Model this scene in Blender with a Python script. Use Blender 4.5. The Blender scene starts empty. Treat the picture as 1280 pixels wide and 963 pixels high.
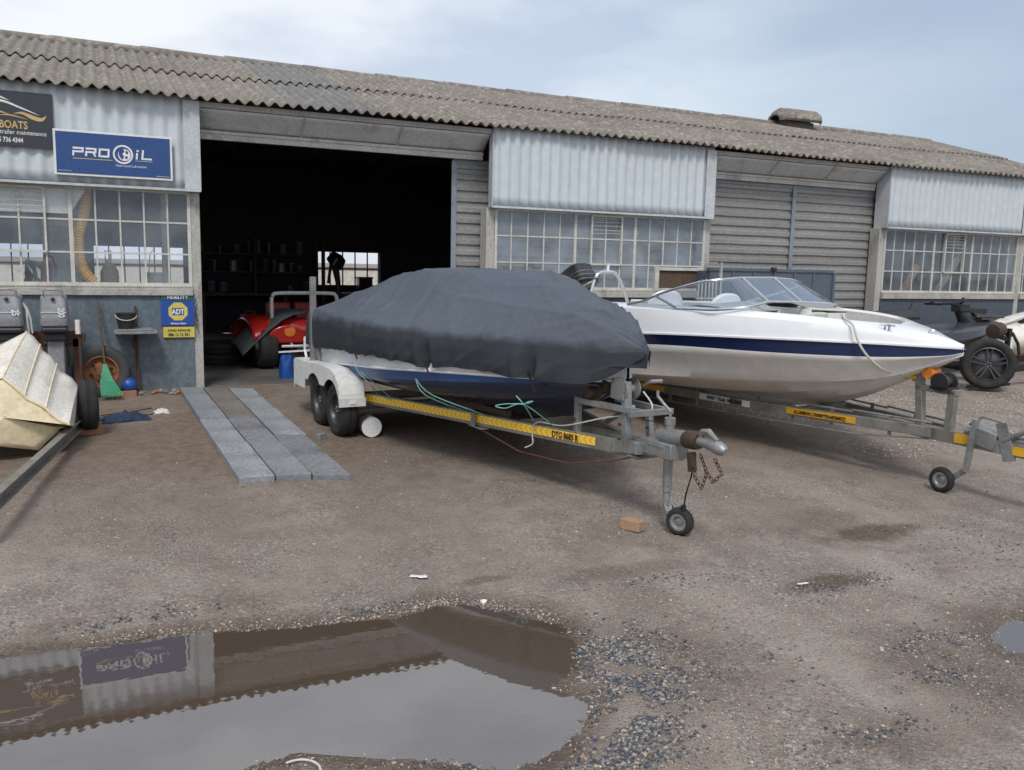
import bpy, bmesh, math, random
from mathutils import Vector, Matrix, noise, Quaternion
random.seed(7)
R = math.radians
scene = bpy.context.scene
COL = scene.collection

# ------------------------------------------------------------------ helpers
def link(o):
    COL.objects.link(o); return o

def tag(o, label=None, cat=None, group=None, kind=None):
    if label: o['label'] = label
    if cat: o['category'] = cat
    if group: o['group'] = group
    if kind: o['kind'] = kind
    return o

def thing(name, label, cat, loc=(0, 0, 0), rz=0.0, group=None):
    o = bpy.data.objects.new(name, None); link(o)
    o.location = loc; o.rotation_euler = (0, 0, rz)
    o.empty_display_size = .1
    return tag(o, label, cat, group)

def base_of(o):
    while o is not None and o.parent is not None: o = o.parent
    return o

class MB:
    """collects shapes, builds ONE mesh object. Coordinates: x, y local, z = height above datum 0
    (off subtracts the location of the parent empty)."""
    def __init__(s): s.v = []; s.f = []
    def add(s, vs, fs):
        n = len(s.v); s.v += [tuple(v) for v in vs]; s.f += [tuple(i + n for i in f) for f in fs]
    def box(s, x0, x1, y0, y1, z0, z1):
        s.add([(x0,y0,z0),(x1,y0,z0),(x1,y1,z0),(x0,y1,z0),(x0,y0,z1),(x1,y0,z1),(x1,y1,z1),(x0,y1,z1)],
              [(0,3,2,1),(4,5,6,7),(0,1,5,4),(1,2,6,5),(2,3,7,6),(3,0,4,7)])
        return s
    def bar(s, p, q, w, h=None, up=(0,0,1)):
        h = h or w
        p, q = Vector(p), Vector(q); d = (q - p).normalized(); up = Vector(up)
        if abs(d.dot(up)) > .98: up = Vector((0, 1, 0)) if abs(d.y) < .9 else Vector((1, 0, 0))
        a = d.cross(up).normalized(); b = a.cross(d)
        vs = []
        for c in (p, q):
            for i, j in ((-1,-1),(1,-1),(1,1),(-1,1)): vs.append(c + a*i*w/2 + b*j*h/2)
        s.add(vs, [(0,1,2,3),(7,6,5,4),(0,4,5,1),(1,5,6,2),(2,6,7,3),(3,7,4,0)]); return s
    def tube(s, pts, r, n=8, closed=False):
        pts = [Vector(p) for p in pts]; N = len(pts); rs = r if isinstance(r, (list, tuple)) else [r]*N
        up = Vector((0.13, 0.07, 1)).normalized(); rings = []
        for i, p in enumerate(pts):
            a = pts[i-1] if i > 0 else (pts[-1] if closed else p); b = pts[i+1] if i < N-1 else (pts[0] if closed else p)
            d = (b - a).normalized()
            if abs(d.dot(up)) > .95: u = Vector((1,0,0))
            else: u = up
            x = d.cross(u).normalized(); y = x.cross(d)
            rings.append([p + (x*math.cos(2*math.pi*k/n) + y*math.sin(2*math.pi*k/n))*rs[i] for k in range(n)])
        vs = [v for rg in rings for v in rg]; fs = []
        for i in range(N if closed else N-1):
            j = (i+1) % N
            for k in range(n): fs.append((i*n+k, i*n+(k+1)%n, j*n+(k+1)%n, j*n+k))
        if not closed:
            fs.append(tuple(range(n-1,-1,-1))); fs.append(tuple((N-1)*n+k for k in range(n)))
        s.add(vs, fs); return s
    def cyl(s, p, q, r0, r1=None, n=20): return s.tube([p, q], [r0, r0 if r1 is None else r1], n)
    def lathe(s, prof, c, axis, n=40, mod=None, start=None):
        """prof: list of (radius, offset along axis)."""
        c = Vector(c); ax = Vector(axis).normalized()
        u = Vector((0,0,1)) if abs(ax.z) < .9 else Vector((1,0,0))
        x = ax.cross(u).normalized(); y = x.cross(ax); vs = []; fs = []
        for i, (r, h) in enumerate(prof):
            for k in range(n):
                a = 2*math.pi*k/n; rr = r + (mod(i, k) if mod else 0)
                vs.append(c + ax*h + (x*math.cos(a) + y*math.sin(a))*rr)
        for i in range(len(prof)-1):
            for k in range(n): fs.append((i*n+k, i*n+(k+1)%n, (i+1)*n+(k+1)%n, (i+1)*n+k))
        s.add(vs, fs); return s
    def grid(s, fn, nu, nv, flip=False):
        vs = [fn(i/nu, j/nv) for i in range(nu+1) for j in range(nv+1)]; fs = []
        for i in range(nu):
            for j in range(nv):
                a = i*(nv+1)+j; f = (a, a+1, a+nv+2, a+nv+1)
                fs.append(f[::-1] if flip else f)
        s.add(vs, fs); return s
    def poly(s, pts, dv):
        """flat polygon pts (3d) extruded by vector dv"""
        n = len(pts); d = Vector(dv); P = [Vector(p) for p in pts]
        s.add(P + [p + d for p in P], [tuple(range(n)), tuple(range(2*n-1, n-1, -1))] + [(i, i+n, (i+1)%n+n, (i+1)%n) for i in range(n)]); return s
    def build(s, name, m, parent=None, smooth=False, bev=0, sub=0, off=None, solid=0, recalc=True):
        me = bpy.data.meshes.new(name)
        if parent is not None:
            b = base_of(parent); o3 = b.location if off is None else Vector(off)
            if off is None: o3 = Vector((0, 0, b.location.z)) if b.get('_local') else Vector(b.location)
        else: o3 = Vector(off) if off else Vector((0,0,0))
        me.from_pydata([(v[0]-o3.x, v[1]-o3.y, v[2]-o3.z) for v in s.v], [], s.f)
        me.update()
        bm = bmesh.new(); bm.from_mesh(me); (not recalc) or bmesh.ops.recalc_face_normals(bm, faces=bm.faces); bm.to_mesh(me); bm.free()
        if smooth:
            me.shade_smooth()
            if smooth != 'all': me.set_sharp_from_angle(angle=R(38))
        me.materials.append(m)
        o = bpy.data.objects.new(name, me); link(o)
        if parent is not None: o.parent = parent
        elif off: o.location = o3
        if solid:
            md = o.modifiers.new('solid', 'SOLIDIFY'); md.thickness = solid; md.offset = 0
        if bev:
            md = o.modifiers.new('bevel', 'BEVEL'); md.width = bev; md.segments = 2; md.limit_method = 'ANGLE'; md.angle_limit = R(40)
        if sub:
            md = o.modifiers.new('sub', 'SUBSURF'); md.levels = sub; md.render_levels = sub
        return o

def local(t): t['_local'] = 1; return t        # vertices of its parts are given in the thing's own x, y

def dup(o, parent=None, loc=None, rz=None, label=None):
    kids = list(o.children)
    c = o.copy(); COL.objects.link(c)
    if parent is not None: c.parent = parent
    for k in kids: dup(k, c)
    if loc is not None: c.location = loc
    if rz is not None: c.rotation_euler = (0, 0, rz)
    if label: c['label'] = label
    return c

def text_mesh(s, size, m, parent, o3, ux, uz, name='lettering', bold=0.0, sx=1.0, align='CENTER', thick=.002, shear=0):
    """lettering with its own thin body; o3 = point of baseline (local or world less parent), ux/uz = unit vectors"""
    cu = bpy.data.curves.new('t', 'FONT'); cu.body = s; cu.size = size; cu.align_x = align; cu.offset = bold; cu.extrude = thick; cu.resolution_u = 3; cu.shear = shear
    to = bpy.data.objects.new('t', cu); COL.objects.link(to)
    dg = bpy.context.evaluated_depsgraph_get(); me = bpy.data.meshes.new_from_object(to.evaluated_get(dg))
    bpy.data.objects.remove(to); bpy.data.curves.remove(cu)
    ux, uz = Vector(ux).normalized(), Vector(uz).normalized(); n = ux.cross(uz)
    b = base_of(parent); off = Vector((0, 0, b.location.z)) if b.get('_local') else Vector(b.location)
    for v in me.vertices:
        c = v.co.copy(); v.co = Vector(o3) - off + ux*c.x*sx + uz*c.y + n*c.z
    me.materials.clear(); me.materials.append(m)
    o = bpy.data.objects.new(name, me); link(o); o.parent = parent
    return o

def interp(L, x):
    if x <= L[0][0]: return L[0][1]
    for a, b in zip(L, L[1:]):
        if x <= b[0]:
            t = (x-a[0])/(b[0]-a[0]); return a[1] + (b[1]-a[1])*t
    return L[-1][1]
def sinterp(L, x):   # catmull-rom through (x, y)
    if x <= L[0][0]: return L[0][1]
    if x >= L[-1][0]: return L[-1][1]
    for i in range(len(L)-1):
        if x <= L[i+1][0]:
            x0, y0 = L[i]; x1, y1 = L[i+1]; h = x1-x0; t = (x-x0)/h
            m0 = (L[i+1][1]-L[i-1][1])/(L[i+1][0]-L[i-1][0]) if i > 0 else (y1-y0)/h
            m1 = (L[i+2][1]-L[i][1])/(L[i+2][0]-L[i][0]) if i+2 < len(L) else (y1-y0)/h
            return (2*t**3-3*t*t+1)*y0 + (t**3-2*t*t+t)*h*m0 + (-2*t**3+3*t*t)*y1 + (t**3-t*t)*h*m1

# ------------------------------------------------------------------ materials
def nt(m): return m.node_tree.nodes, m.node_tree.links
def mat(name, col, rough=.6, metal=0., col2=None, scale=4., amt=.5, bump=0., bscale=60., detail=6, streak=None, rvar=.12, spec=None, grime=0., coat=0.):
    """procedural: two-tone large noise, fine mottling, optional vertical streaks, bump and roughness variation"""
    m = bpy.data.materials.new(name); m.use_nodes = True; N, L = nt(m)
    b = N['Principled BSDF']; tc = N.new('ShaderNodeTexCoord'); vec = tc.outputs['Object']
    if streak:
        mp = N.new('ShaderNodeMapping'); mp.inputs['Scale'].default_value = streak; L.new(vec, mp.inputs[0]); v1 = mp.outputs[0]
    else: v1 = vec
    n1 = N.new('ShaderNodeTexNoise'); n1.inputs['Scale'].default_value = scale; n1.inputs['Detail'].default_value = detail; n1.inputs['Roughness'].default_value = .62
    L.new(v1, n1.inputs['Vector'])
    cr = N.new('ShaderNodeValToRGB'); cr.color_ramp.elements[0].position = .5-.22; cr.color_ramp.elements[1].position = .5+.22
    c2 = col2 or tuple(c*.72 for c in col)
    cr.color_ramp.elements[0].color = (*[col[i]+(c2[i]-col[i])*min(1, amt*1.6) for i in range(3)], 1); cr.color_ramp.elements[1].color = (*col, 1)
    L.new(n1.outputs['Fac'], cr.inputs[0])
    n2 = N.new('ShaderNodeTexNoise'); n2.inputs['Scale'].default_value = scale*14; n2.inputs['Detail'].default_value = 3; L.new(vec, n2.inputs['Vector'])
    mr = N.new('ShaderNodeMapRange'); mr.inputs['From Min'].default_value = .3; mr.inputs['From Max'].default_value = .7; mr.inputs['To Min'].default_value = 1-.16*amt*2; mr.inputs['To Max'].default_value = 1+.08*amt*2
    L.new(n2.outputs['Fac'], mr.inputs[0])
    mx = N.new('ShaderNodeMix'); mx.data_type = 'RGBA'; mx.blend_type = 'MULTIPLY'; mx.inputs[0].default_value = 1
    L.new(cr.outputs[0], mx.inputs[6]); L.new(mr.outputs[0], mx.inputs[7]); out = mx.outputs[2]
    if grime:
        n3 = N.new('ShaderNodeTexNoise'); n3.inputs['Scale'].default_value = scale*.8+1.3; n3.inputs['Detail'].default_value = 8; n3.inputs['Roughness'].default_value = .75
        mp3 = N.new('ShaderNodeMapping'); mp3.inputs['Location'].default_value = (3.1, 7.7, 1.3); L.new(v1, mp3.inputs[0]); L.new(mp3.outputs[0], n3.inputs['Vector'])
        m3 = N.new('ShaderNodeMapRange'); m3.inputs['From Min'].default_value = .52; m3.inputs['From Max'].default_value = .68; m3.inputs['To Max'].default_value = grime; L.new(n3.outputs['Fac'], m3.inputs[0])
        mg = N.new('ShaderNodeMix'); mg.data_type = 'RGBA'; L.new(m3.outputs[0], mg.inputs[0]); L.new(out, mg.inputs[6]); mg.inputs[7].default_value = (.075, .05, .035, 1); out = mg.outputs[2]
    L.new(out, b.inputs['Base Color'])
    r2 = N.new('ShaderNodeMapRange'); r2.inputs['To Min'].default_value = max(.02, rough-rvar); r2.inputs['To Max'].default_value = min(1, rough+rvar); L.new(n1.outputs['Fac'], r2.inputs[0]); L.new(r2.outputs[0], b.inputs['Roughness'])
    b.inputs['Metallic'].default_value = metal
    if spec is not None: b.inputs['Specular IOR Level'].default_value = spec
    if coat: b.inputs['Coat Weight'].default_value = coat; b.inputs['Coat Roughness'].default_value = .08
    if bump:
        n4 = N.new('ShaderNodeTexNoise'); n4.inputs['Scale'].default_value = bscale; n4.inputs['Detail'].default_value = 5; L.new(vec, n4.inputs['Vector'])
        bp = N.new('ShaderNodeBump'); bp.inputs['Strength'].default_value = bump; bp.inputs['Distance'].default_value = .01; L.new(n4.outputs['Fac'], bp.inputs['Height']); L.new(bp.outputs[0], b.inputs['Normal'])
    return m

M = {}
M['clad'] = mat('clad', (.53,.585,.615), .5, 0, (.47,.51,.535), .6, .22, .02, 40, streak=(5,3,.2), grime=.10)
M['clad_flash'] = mat('clad_flash', (.53,.575,.60), .5, 0, (.42,.42,.43), 2.5, .5, .06, 30, grime=.3)
M['soffit'] = mat('soffit', (.60,.605,.61), .6, 0, (.50,.50,.495), 2.0, .5, .08, 20, grime=.4)
M['lintel'] = mat('lintel', (.56,.55,.53), .6, 0, (.44,.41,.37), 2.5, .6, .1, 30, grime=.5)
M['frame'] = mat('frame', (.60,.60,.56), .55, 0, (.46,.44,.39), 3.0, .55, .1, 50, grime=.35)
M['sill'] = mat('sill', (.47,.46,.42), .6, 0, (.33,.30,.26), 3.0, .6, .12, 40, grime=.5)
M['post'] = mat('post', (.48,.47,.44), .7, 0, (.36,.34,.31), 2.0, .6, .15, 30, streak=(2,2,.5), grime=.6)
M['bluewall'] = mat('bluewall', (.085,.125,.165), .62, 0, (.15,.18,.20), 1.6, .8, .22, 18, grime=.55)
M['darkwall'] = mat('darkwall', (.06,.08,.105), .62, 0, (.075,.09,.11), 1.6, .6, .12, 18, grime=.1)
M['door'] = mat('door', (.30,.305,.305), .55, 0, (.235,.225,.21), 1.8, .65, .06, 30, streak=(.25,1,5), grime=.25)
M['doorstile'] = mat('doorstile', (.25,.29,.33), .5, 0, (.19,.21,.24), 2, .5, .05, 30, grime=.3)
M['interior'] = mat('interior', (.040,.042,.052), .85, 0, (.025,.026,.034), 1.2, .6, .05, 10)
M['interior_floor'] = mat('interior_floor', (.15,.145,.14), .55, 0, (.08,.075,.07), 1.1, .8, .08, 30, grime=.5)
M['timber'] = mat('timber', (.13,.085,.055), .75, 0, (.06,.04,.028), 5, .8, .3, 30, streak=(8,8,1))
M['galv'] = mat('galv', (.36,.37,.37), .48, .55, (.22,.22,.215), 6, .6, .12, 80, grime=.35)
M['galv_rail'] = mat('galv_rail', (.30,.295,.27), .55, .35, (.20,.185,.16), 6, .7, .15, 60, grime=.5)
M['steel_dark'] = mat('steel_dark', (.06,.055,.05), .6, .5, (.10,.055,.035), 8, .7, .2, 60, grime=.5)
M['rust_orange'] = mat('rust_orange', (.34,.14,.055), .75, .1, (.18,.075,.035), 14, .8, .4, 80)
M['tyre_grey'] = mat('tyre_grey', (.075,.07,.065), .85, 0, (.04,.04,.04), 9, .7, .25, 60)
M['rust'] = mat('rust', (.15,.065,.033), .85, .1, (.07,.035,.022), 14, .8, .4, 80)
M['alu'] = mat('alu', (.62,.63,.64), .28, .85, (.5,.5,.52), 10, .3)
M['chrome'] = mat('chrome', (.75,.76,.78), .12, 1., (.6,.6,.62), 10, .2)
M['whitepaint'] = mat('whitepaint', (.70,.70,.69), .42, 0, (.58,.57,.54), 3, .4, .04, 50, grime=.3)
M['gelcoat'] = mat('gelcoat', (.78,.785,.80), .22, 0, (.75,.75,.75), .7, .08, 0, 50, rvar=.05, coat=.5)
M['gelcoat_low'] = mat('gelcoat_low', (.80,.77,.725), .42, 0, (.75,.72,.675), .7, .25, 0, 50, rvar=.06, streak=(.5,.5,3), grime=.08)
M['liner'] = mat('liner', (.55,.55,.52), .4, 0, (.47,.46,.43), 2, .5, .04, 50)
M['navy'] = mat('navy', (.012,.028,.10), .22, 0, (.010,.022,.07), 2, .5, rvar=.05, coat=.5)
M['navyhull'] = mat('navyhull', (.007,.014,.05), .3, 0, (.012,.018,.045), 2, .6, coat=.3)
M['midblue'] = mat('midblue', (.035,.10,.27), .35, 0, (.02,.055,.16), 3, .5)
M['tyre'] = mat('tyre', (.013,.013,.014), .85, 0, (.032,.029,.026), 9, .7, .25, 60)
M['blackplastic'] = mat('blackplastic', (.018,.018,.02), .38, 0, (.035,.035,.035), 6, .6)
M['rim'] = mat('rim', (.05,.05,.055), .4, .6, (.10,.10,.10), 9, .6)
M['rim_silver'] = mat('rim_silver', (.45,.46,.47), .35, .7, (.2,.2,.2), 9, .6)
M['yellow'] = mat('yellow', (.78,.42,.02), .45, 0, (.6,.32,.03), 8, .5, grime=.15)
M['text_black'] = mat('text_black', (.012,.012,.014), .5)
M['text_white'] = mat('text_white', (.80,.80,.80), .5)
M['gold'] = mat('gold', (.62,.42,.17), .5)
M['sign_black'] = mat('sign_black', (.030,.034,.045), .4, 0, (.04,.045,.055), 3, .4)
M['sign_blue'] = mat('sign_blue', (.018,.058,.20), .35, 0, (.025,.075,.23), 2, .5)
M['sign_green'] = mat('sign_green', (.02,.11,.085), .5)
M['adt_blue'] = mat('adt_blue', (.015,.075,.36), .45)
M['adt_yellow'] = mat('adt_yellow', (.72,.58,.12), .5)
M['cream'] = mat('cream', (.78,.68,.47), .5, 0, (.70,.58,.36), 2, .5, .06, 40, grime=.18)
M['creamwhite'] = mat('creamwhite', (.76,.73,.66), .55, 0, (.64,.60,.53), 3.5, .6, .06, 30, grime=.35)
M['concrete'] = mat('concrete', (.25,.265,.285), .7, 0, (.16,.165,.17), 2.4, .8, .15, 50, grime=.3)
M['concrete2'] = mat('concrete2', (.20,.185,.165), .75, 0, (.13,.115,.10), 2.4, .8, .15, 50, grime=.5)
M['brick'] = mat('brick', (.36,.17,.085), .85, 0, (.25,.12,.07), 12, .7, .4, 60)
M['brick_pale'] = mat('brick_pale', (.42,.27,.17), .85, 0, (.33,.20,.12), 12, .7, .4, 60)
M['green'] = mat('green', (.07,.30,.17), .45, 0, (.03,.30,.15), 6, .5)
M['blue'] = mat('blue', (.012,.09,.38), .4, 0, (.01,.05,.22), 6, .6)
M['bluecloth'] = mat('bluecloth', (.018,.04,.085), .85, 0, (.01,.02,.05), 9, .7, .3, 60)
M['red'] = mat('red', (.42,.018,.014), .3, 0, (.38,.015,.012), 3, .5, coat=.4)
M['redmat'] = mat('redmat', (.32,.015,.012), .5)
M['orange'] = mat('orange', (.75,.22,.03), .35)
M['duct'] = mat('duct', (.92,.52,.10), .55, 0, (.82,.44,.08), 6, .5)
M['concrete_b'] = mat('concrete_b', (.31,.325,.345), .7, 0, (.18,.185,.195), 3.1, .9, .15, 50, grime=.2)
M['concrete_c'] = mat('concrete_c', (.23,.24,.255), .75, 0, (.15,.15,.155), 1.7, .9, .2, 50, grime=.4)
M['rope_white'] = mat('rope_white', (.62,.60,.55), .8)
M['rope_green'] = mat('rope_green', (.22,.50,.45), .7)
M['greycloth'] = mat('greycloth', (.10,.115,.12), .85, 0, (.07,.08,.085), 5, .6, .2, 80)
M['slate'] = mat('slate', (.095,.125,.16), .5, 0, (.075,.095,.12), 2, .5, grime=.2)
M['pwc'] = mat('pwc', (.035,.04,.055), .3, 0, (.05,.055,.07), 3, .5, coat=.3)
M['pwc_low'] = mat('pwc_low', (.010,.012,.018), .4)
M['cowl'] = mat('cowl', (.36,.37,.39), .42, .1, (.20,.20,.215), 5, .8, grime=.3)
M['cowl_black'] = mat('cowl_black', (.015,.016,.018), .3, 0, (.03,.03,.03), 4, .5, coat=.3)
M['board'] = mat('board', (.93,.90,.82), .7, 0, (.86,.83,.75), 2, .5)
M['skirt'] = mat('skirt', (.5,.5,.5), .6)
M['black'] = mat('black', (.008,.008,.009), .6)

def glass_mat(name, transp, haze, tint=(.75,.80,.84)):
    m = bpy.data.materials.new(name); m.use_nodes = True; N, L = nt(m); N.remove(N['Principled BSDF'])
    out = N['Material Output']; tr = N.new('ShaderNodeBsdfTransparent'); tr.inputs[0].default_value = (*tint, 1)
    gl = N.new('ShaderNodeBsdfGlossy'); gl.inputs['Roughness'].default_value = .03; gl.inputs[0].default_value = (.9,.93,1,1)
    df = N.new('ShaderNodeBsdfDiffuse'); df.inputs[0].default_value = (.38,.45,.51,1)  # bluish haze: dust plus sky reflection put into the diffuse colour
    lw = N.new('ShaderNodeLayerWeight'); pw = N.new('ShaderNodeMath'); pw.operation = 'POWER'; pw.inputs[1].default_value = 3.2; L.new(lw.outputs['Facing'], pw.inputs[0]); fr = N.new('ShaderNodeMath'); fr.operation = 'MULTIPLY_ADD'; fr.inputs[1].default_value = .85; fr.inputs[2].default_value = .06; L.new(pw.outputs[0], fr.inputs[0])
    m1 = N.new('ShaderNodeMixShader'); L.new(fr.outputs[0], m1.inputs[0]); L.new(tr.outputs[0], m1.inputs[1]); L.new(gl.outputs[0], m1.inputs[2])
    tc = N.new('ShaderNodeTexCoord'); ns = N.new('ShaderNodeTexNoise'); ns.inputs['Scale'].default_value = 2.5; ns.inputs['Detail'].default_value = 7; L.new(tc.outputs['Object'], ns.inputs['Vector'])
    mr = N.new('ShaderNodeMapRange'); mr.inputs['From Min'].default_value = .3; mr.inputs['From Max'].default_value = .75; mr.inputs['To Min'].default_value = haze*.35; mr.inputs['To Max'].default_value = haze*1.7; L.new(ns.outputs['Fac'], mr.inputs[0])
    m2 = N.new('ShaderNodeMixShader'); L.new(mr.outputs[0], m2.inputs[0]); L.new(m1.outputs[0], m2.inputs[1]); L.new(df.outputs[0], m2.inputs[2]); L.new(m2.outputs[0], out.inputs[0])
    return m
M['glass_dusty_sky'] = glass_mat('glass_dusty_sky', .8, .42, (.9,.93,.95))
M['glass'] = glass_mat('glass', .8, .20, (.86,.90,.93))
M['screen'] = glass_mat('screen', .8, .10, (.72,.78,.84))

def roof_mat():
    m = mat('roof', (.245,.215,.183), .85, 0, (.145,.127,.11), 1.0, .8, .35, 45, detail=9)
    N, L = nt(m); b = N['Principled BSDF']; src = b.inputs['Base Color'].links[0].from_socket
    tc = N.new('ShaderNodeTexCoord'); sp = N.new('ShaderNodeSeparateXYZ'); L.new(tc.outputs['Object'], sp.inputs[0])
    # weather-stained troughs run down the slope: darker bands with a fine wave across X
    wv = N.new('ShaderNodeMath'); wv.operation = 'MULTIPLY'; wv.inputs[1].default_value = 2*math.pi/.132; L.new(sp.outputs['X'], wv.inputs[0])
    # lichen spots
    vo = N.new('ShaderNodeTexNoise'); vo.inputs['Scale'].default_value = 9; vo.inputs['Detail'].default_value = 8; L.new(tc.outputs['Object'], vo.inputs['Vector'])
    mr = N.new('ShaderNodeMapRange'); mr.inputs['From Min'].default_value = .52; mr.inputs['From Max'].default_value = .66; mr.inputs['To Max'].default_value = .6; L.new(vo.outputs['Fac'], mr.inputs[0])
    mx = N.new('ShaderNodeMix'); mx.data_type = 'RGBA'; L.new(mr.outputs[0], mx.inputs[0]); L.new(src, mx.inputs[6]); mx.inputs[7].default_value = (.36,.33,.28,1)
    # newer bluish sheets over a patch of the roof
    pr = N.new('ShaderNodeMapRange'); pr.inputs['From Min'].default_value = 1.0; pr.inputs['From Max'].default_value = 1.02; L.new(sp.outputs['X'], pr.inputs[0])
    pr2 = N.new('ShaderNodeMapRange'); pr2.inputs['From Min'].default_value = 2.06; pr2.inputs['From Max'].default_value = 2.04; L.new(sp.outputs['X'], pr2.inputs[0])
    pm = N.new('ShaderNodeMath'); pm.operation = 'MULTIPLY'; L.new(pr.outputs[0], pm.inputs[0]); L.new(pr2.outputs[0], pm.inputs[1])
    ps = N.new('ShaderNodeMath'); ps.operation = 'MULTIPLY'; ps.inputs[1].default_value = .35; L.new(pm.outputs[0], ps.inputs[0])
    m2 = N.new('ShaderNodeMix'); m2.data_type = 'RGBA'; L.new(ps.outputs[0], m2.inputs[0]); L.new(mx.outputs[2], m2.inputs[6]); m2.inputs[7].default_value = (.12,.14,.165,1)
    L.new(m2.outputs[2], b.inputs['Base Color'])
    return m
M['roof'] = roof_mat()

def cover_mat():
    m = mat('cover', (.086,.101,.127), .62, 0, (.077,.090,.113), 1.5, .3, .12, 250)
    N, L = nt(m); b = N['Principled BSDF']; b.inputs['Specular IOR Level'].default_value = .25
    src = b.inputs['Base Color'].links[0].from_socket
    # shade of the hanging sides painted into the colour: darker below about 1.1 m
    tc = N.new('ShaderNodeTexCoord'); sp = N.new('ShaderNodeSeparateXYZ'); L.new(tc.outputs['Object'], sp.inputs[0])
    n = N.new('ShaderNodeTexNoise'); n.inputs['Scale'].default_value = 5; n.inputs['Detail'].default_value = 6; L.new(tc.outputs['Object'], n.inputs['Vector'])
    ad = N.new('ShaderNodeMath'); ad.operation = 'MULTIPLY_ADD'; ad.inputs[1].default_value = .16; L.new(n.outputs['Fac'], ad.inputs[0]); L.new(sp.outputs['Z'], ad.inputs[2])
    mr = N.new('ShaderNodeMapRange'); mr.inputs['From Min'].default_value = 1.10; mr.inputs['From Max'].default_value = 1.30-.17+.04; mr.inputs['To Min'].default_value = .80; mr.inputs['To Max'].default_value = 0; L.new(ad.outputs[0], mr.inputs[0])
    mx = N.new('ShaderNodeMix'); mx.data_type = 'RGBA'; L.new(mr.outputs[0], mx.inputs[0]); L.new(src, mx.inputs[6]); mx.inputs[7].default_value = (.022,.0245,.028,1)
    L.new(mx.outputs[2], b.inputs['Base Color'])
    return m
M['cover'] = cover_mat()

def tape_mat():      # chevroned reflective tape
    m = bpy.data.materials.new('tape'); m.use_nodes = True; N, L = nt(m); b = N['Principled BSDF']
    tc = N.new('ShaderNodeTexCoord'); sp = N.new('ShaderNodeSeparateXYZ'); L.new(tc.outputs['Object'], sp.inputs[0])
    ab = N.new('ShaderNodeMath'); ab.operation = 'ABSOLUTE'; s1 = N.new('ShaderNodeMath'); s1.operation = 'SUBTRACT'; s1.inputs[1].default_value = .36; L.new(sp.outputs['Z'], s1.inputs[0]); L.new(s1.outputs[0], ab.inputs[0])
    ad = N.new('ShaderNodeMath'); ad.operation = 'ADD'; L.new(sp.outputs['Y'], ad.inputs[0]); L.new(ab.outputs[0], ad.inputs[1])
    ml = N.new('ShaderNodeMath'); ml.operation = 'MULTIPLY'; ml.inputs[1].default_value = 1/.05; L.new(ad.outputs[0], ml.inputs[0])
    fr = N.new('ShaderNodeMath'); fr.operation = 'FRACT'; L.new(ml.outputs[0], fr.inputs[0])
    cr = N.new('ShaderNodeValToRGB'); e = cr.color_ramp.elements; e[0].position = .35; e[0].color = (.80,.40,.012,1); e[1].position = .6; e[1].color = (.80,.60,.10,1); L.new(fr.outputs[0], cr.inputs[0])
    L.new(cr.outputs[0], b.inputs['Base Color']); b.inputs['Roughness'].default_value = .4
    return m
M['tape'] = tape_mat()
# ------------------------------------------------------------------ the yard's ground
PUD = [(-2.9,-6.05),(-1.2,-6.12),(-.46,-6.27),(-.15,-6.26),(.29,-6.34),(.9,-6.47),(1.29,-6.5),(1.5,-6.44),(1.65,-6.5),(1.85,-6.66),(1.99,-6.9),(1.98,-7.14),(1.80,-7.38),(1.68,-7.46),(1.73,-7.61),
       (1.59,-7.78),(1.41,-7.91),(1.24,-7.93),(.96,-7.72),(.75,-7.60),(.575,-7.50),(.37,-7.55),(.25,-7.75),(.1,-8.2),(-.8,-8.6),(-2.2,-8.4),(-3.1,-7.6)]
PUD2 = [(3.88,-7.86),(4.1,-7.78),(4.6,-7.80),(4.9,-7.98),(4.6,-8.25),(4.2,-8.22),(3.92,-8.08),(3.80,-7.97)]
PUD3 = [(3.30,-8.22),(3.42,-8.12),(3.58,-8.16),(3.6,-8.27),(3.42,-8.32)]
def sdist(P, x, y):
    d = 1e9; ins = False; n = len(P)
    for i in range(n):
        x0, y0 = P[i]; x1, y1 = P[(i+1) % n]; ex, ey = x1-x0, y1-y0; wx, wy = x-x0, y-y0
        t = max(0, min(1, (wx*ex+wy*ey)/(ex*ex+ey*ey))); d = min(d, (wx-ex*t)**2+(wy-ey*t)**2)
        if (y0 > y) != (y1 > y) and x < x0+(y-y0)*ex/ey: ins = not ins
    d = math.sqrt(d); return -d if ins else d
def G(x, y, fine=True):
    base = .24*max(0, min(1, (y+6.2)/6.2)) + .03
    if -4 < x < 7 and y < -5.4:
        n = noise.noise((x*2.2, y*2.2, 0))*.045 + noise.noise((x*7, y*7, 3))*.02
        for P, k in ((PUD, .11), (PUD2, .07)):
            d = sdist(P, x, y) + n
            if d < .35: base = min(base, base - .03 + max(-.045, d*k) + (0.0 if d < 0 else 0))
    if fine and y < 0:
        f = 1 if y < -.35 else -y/.35
        base += f*(noise.noise((x*1.1, y*1.1, 5))*.010 + noise.noise((x*5, y*5, 9))*.0035)
        if y < -2: base += noise.noise((x*22, y*22, 1))*.0030
    return base

def graded(a, b, lo, hi, step, far):
    """coordinates from lo to hi every `step`, growing geometrically out to a and b"""
    L = []; x = lo
    while x < hi: L.append(x); x += step
    L.append(hi); s = step; x = hi
    while x < b: s = min(s*1.22, far); x += s; L.append(x)
    s = step; x = lo
    while x > a: s = min(s*1.22, far); x -= s; L.insert(0, x)
    return L

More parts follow.
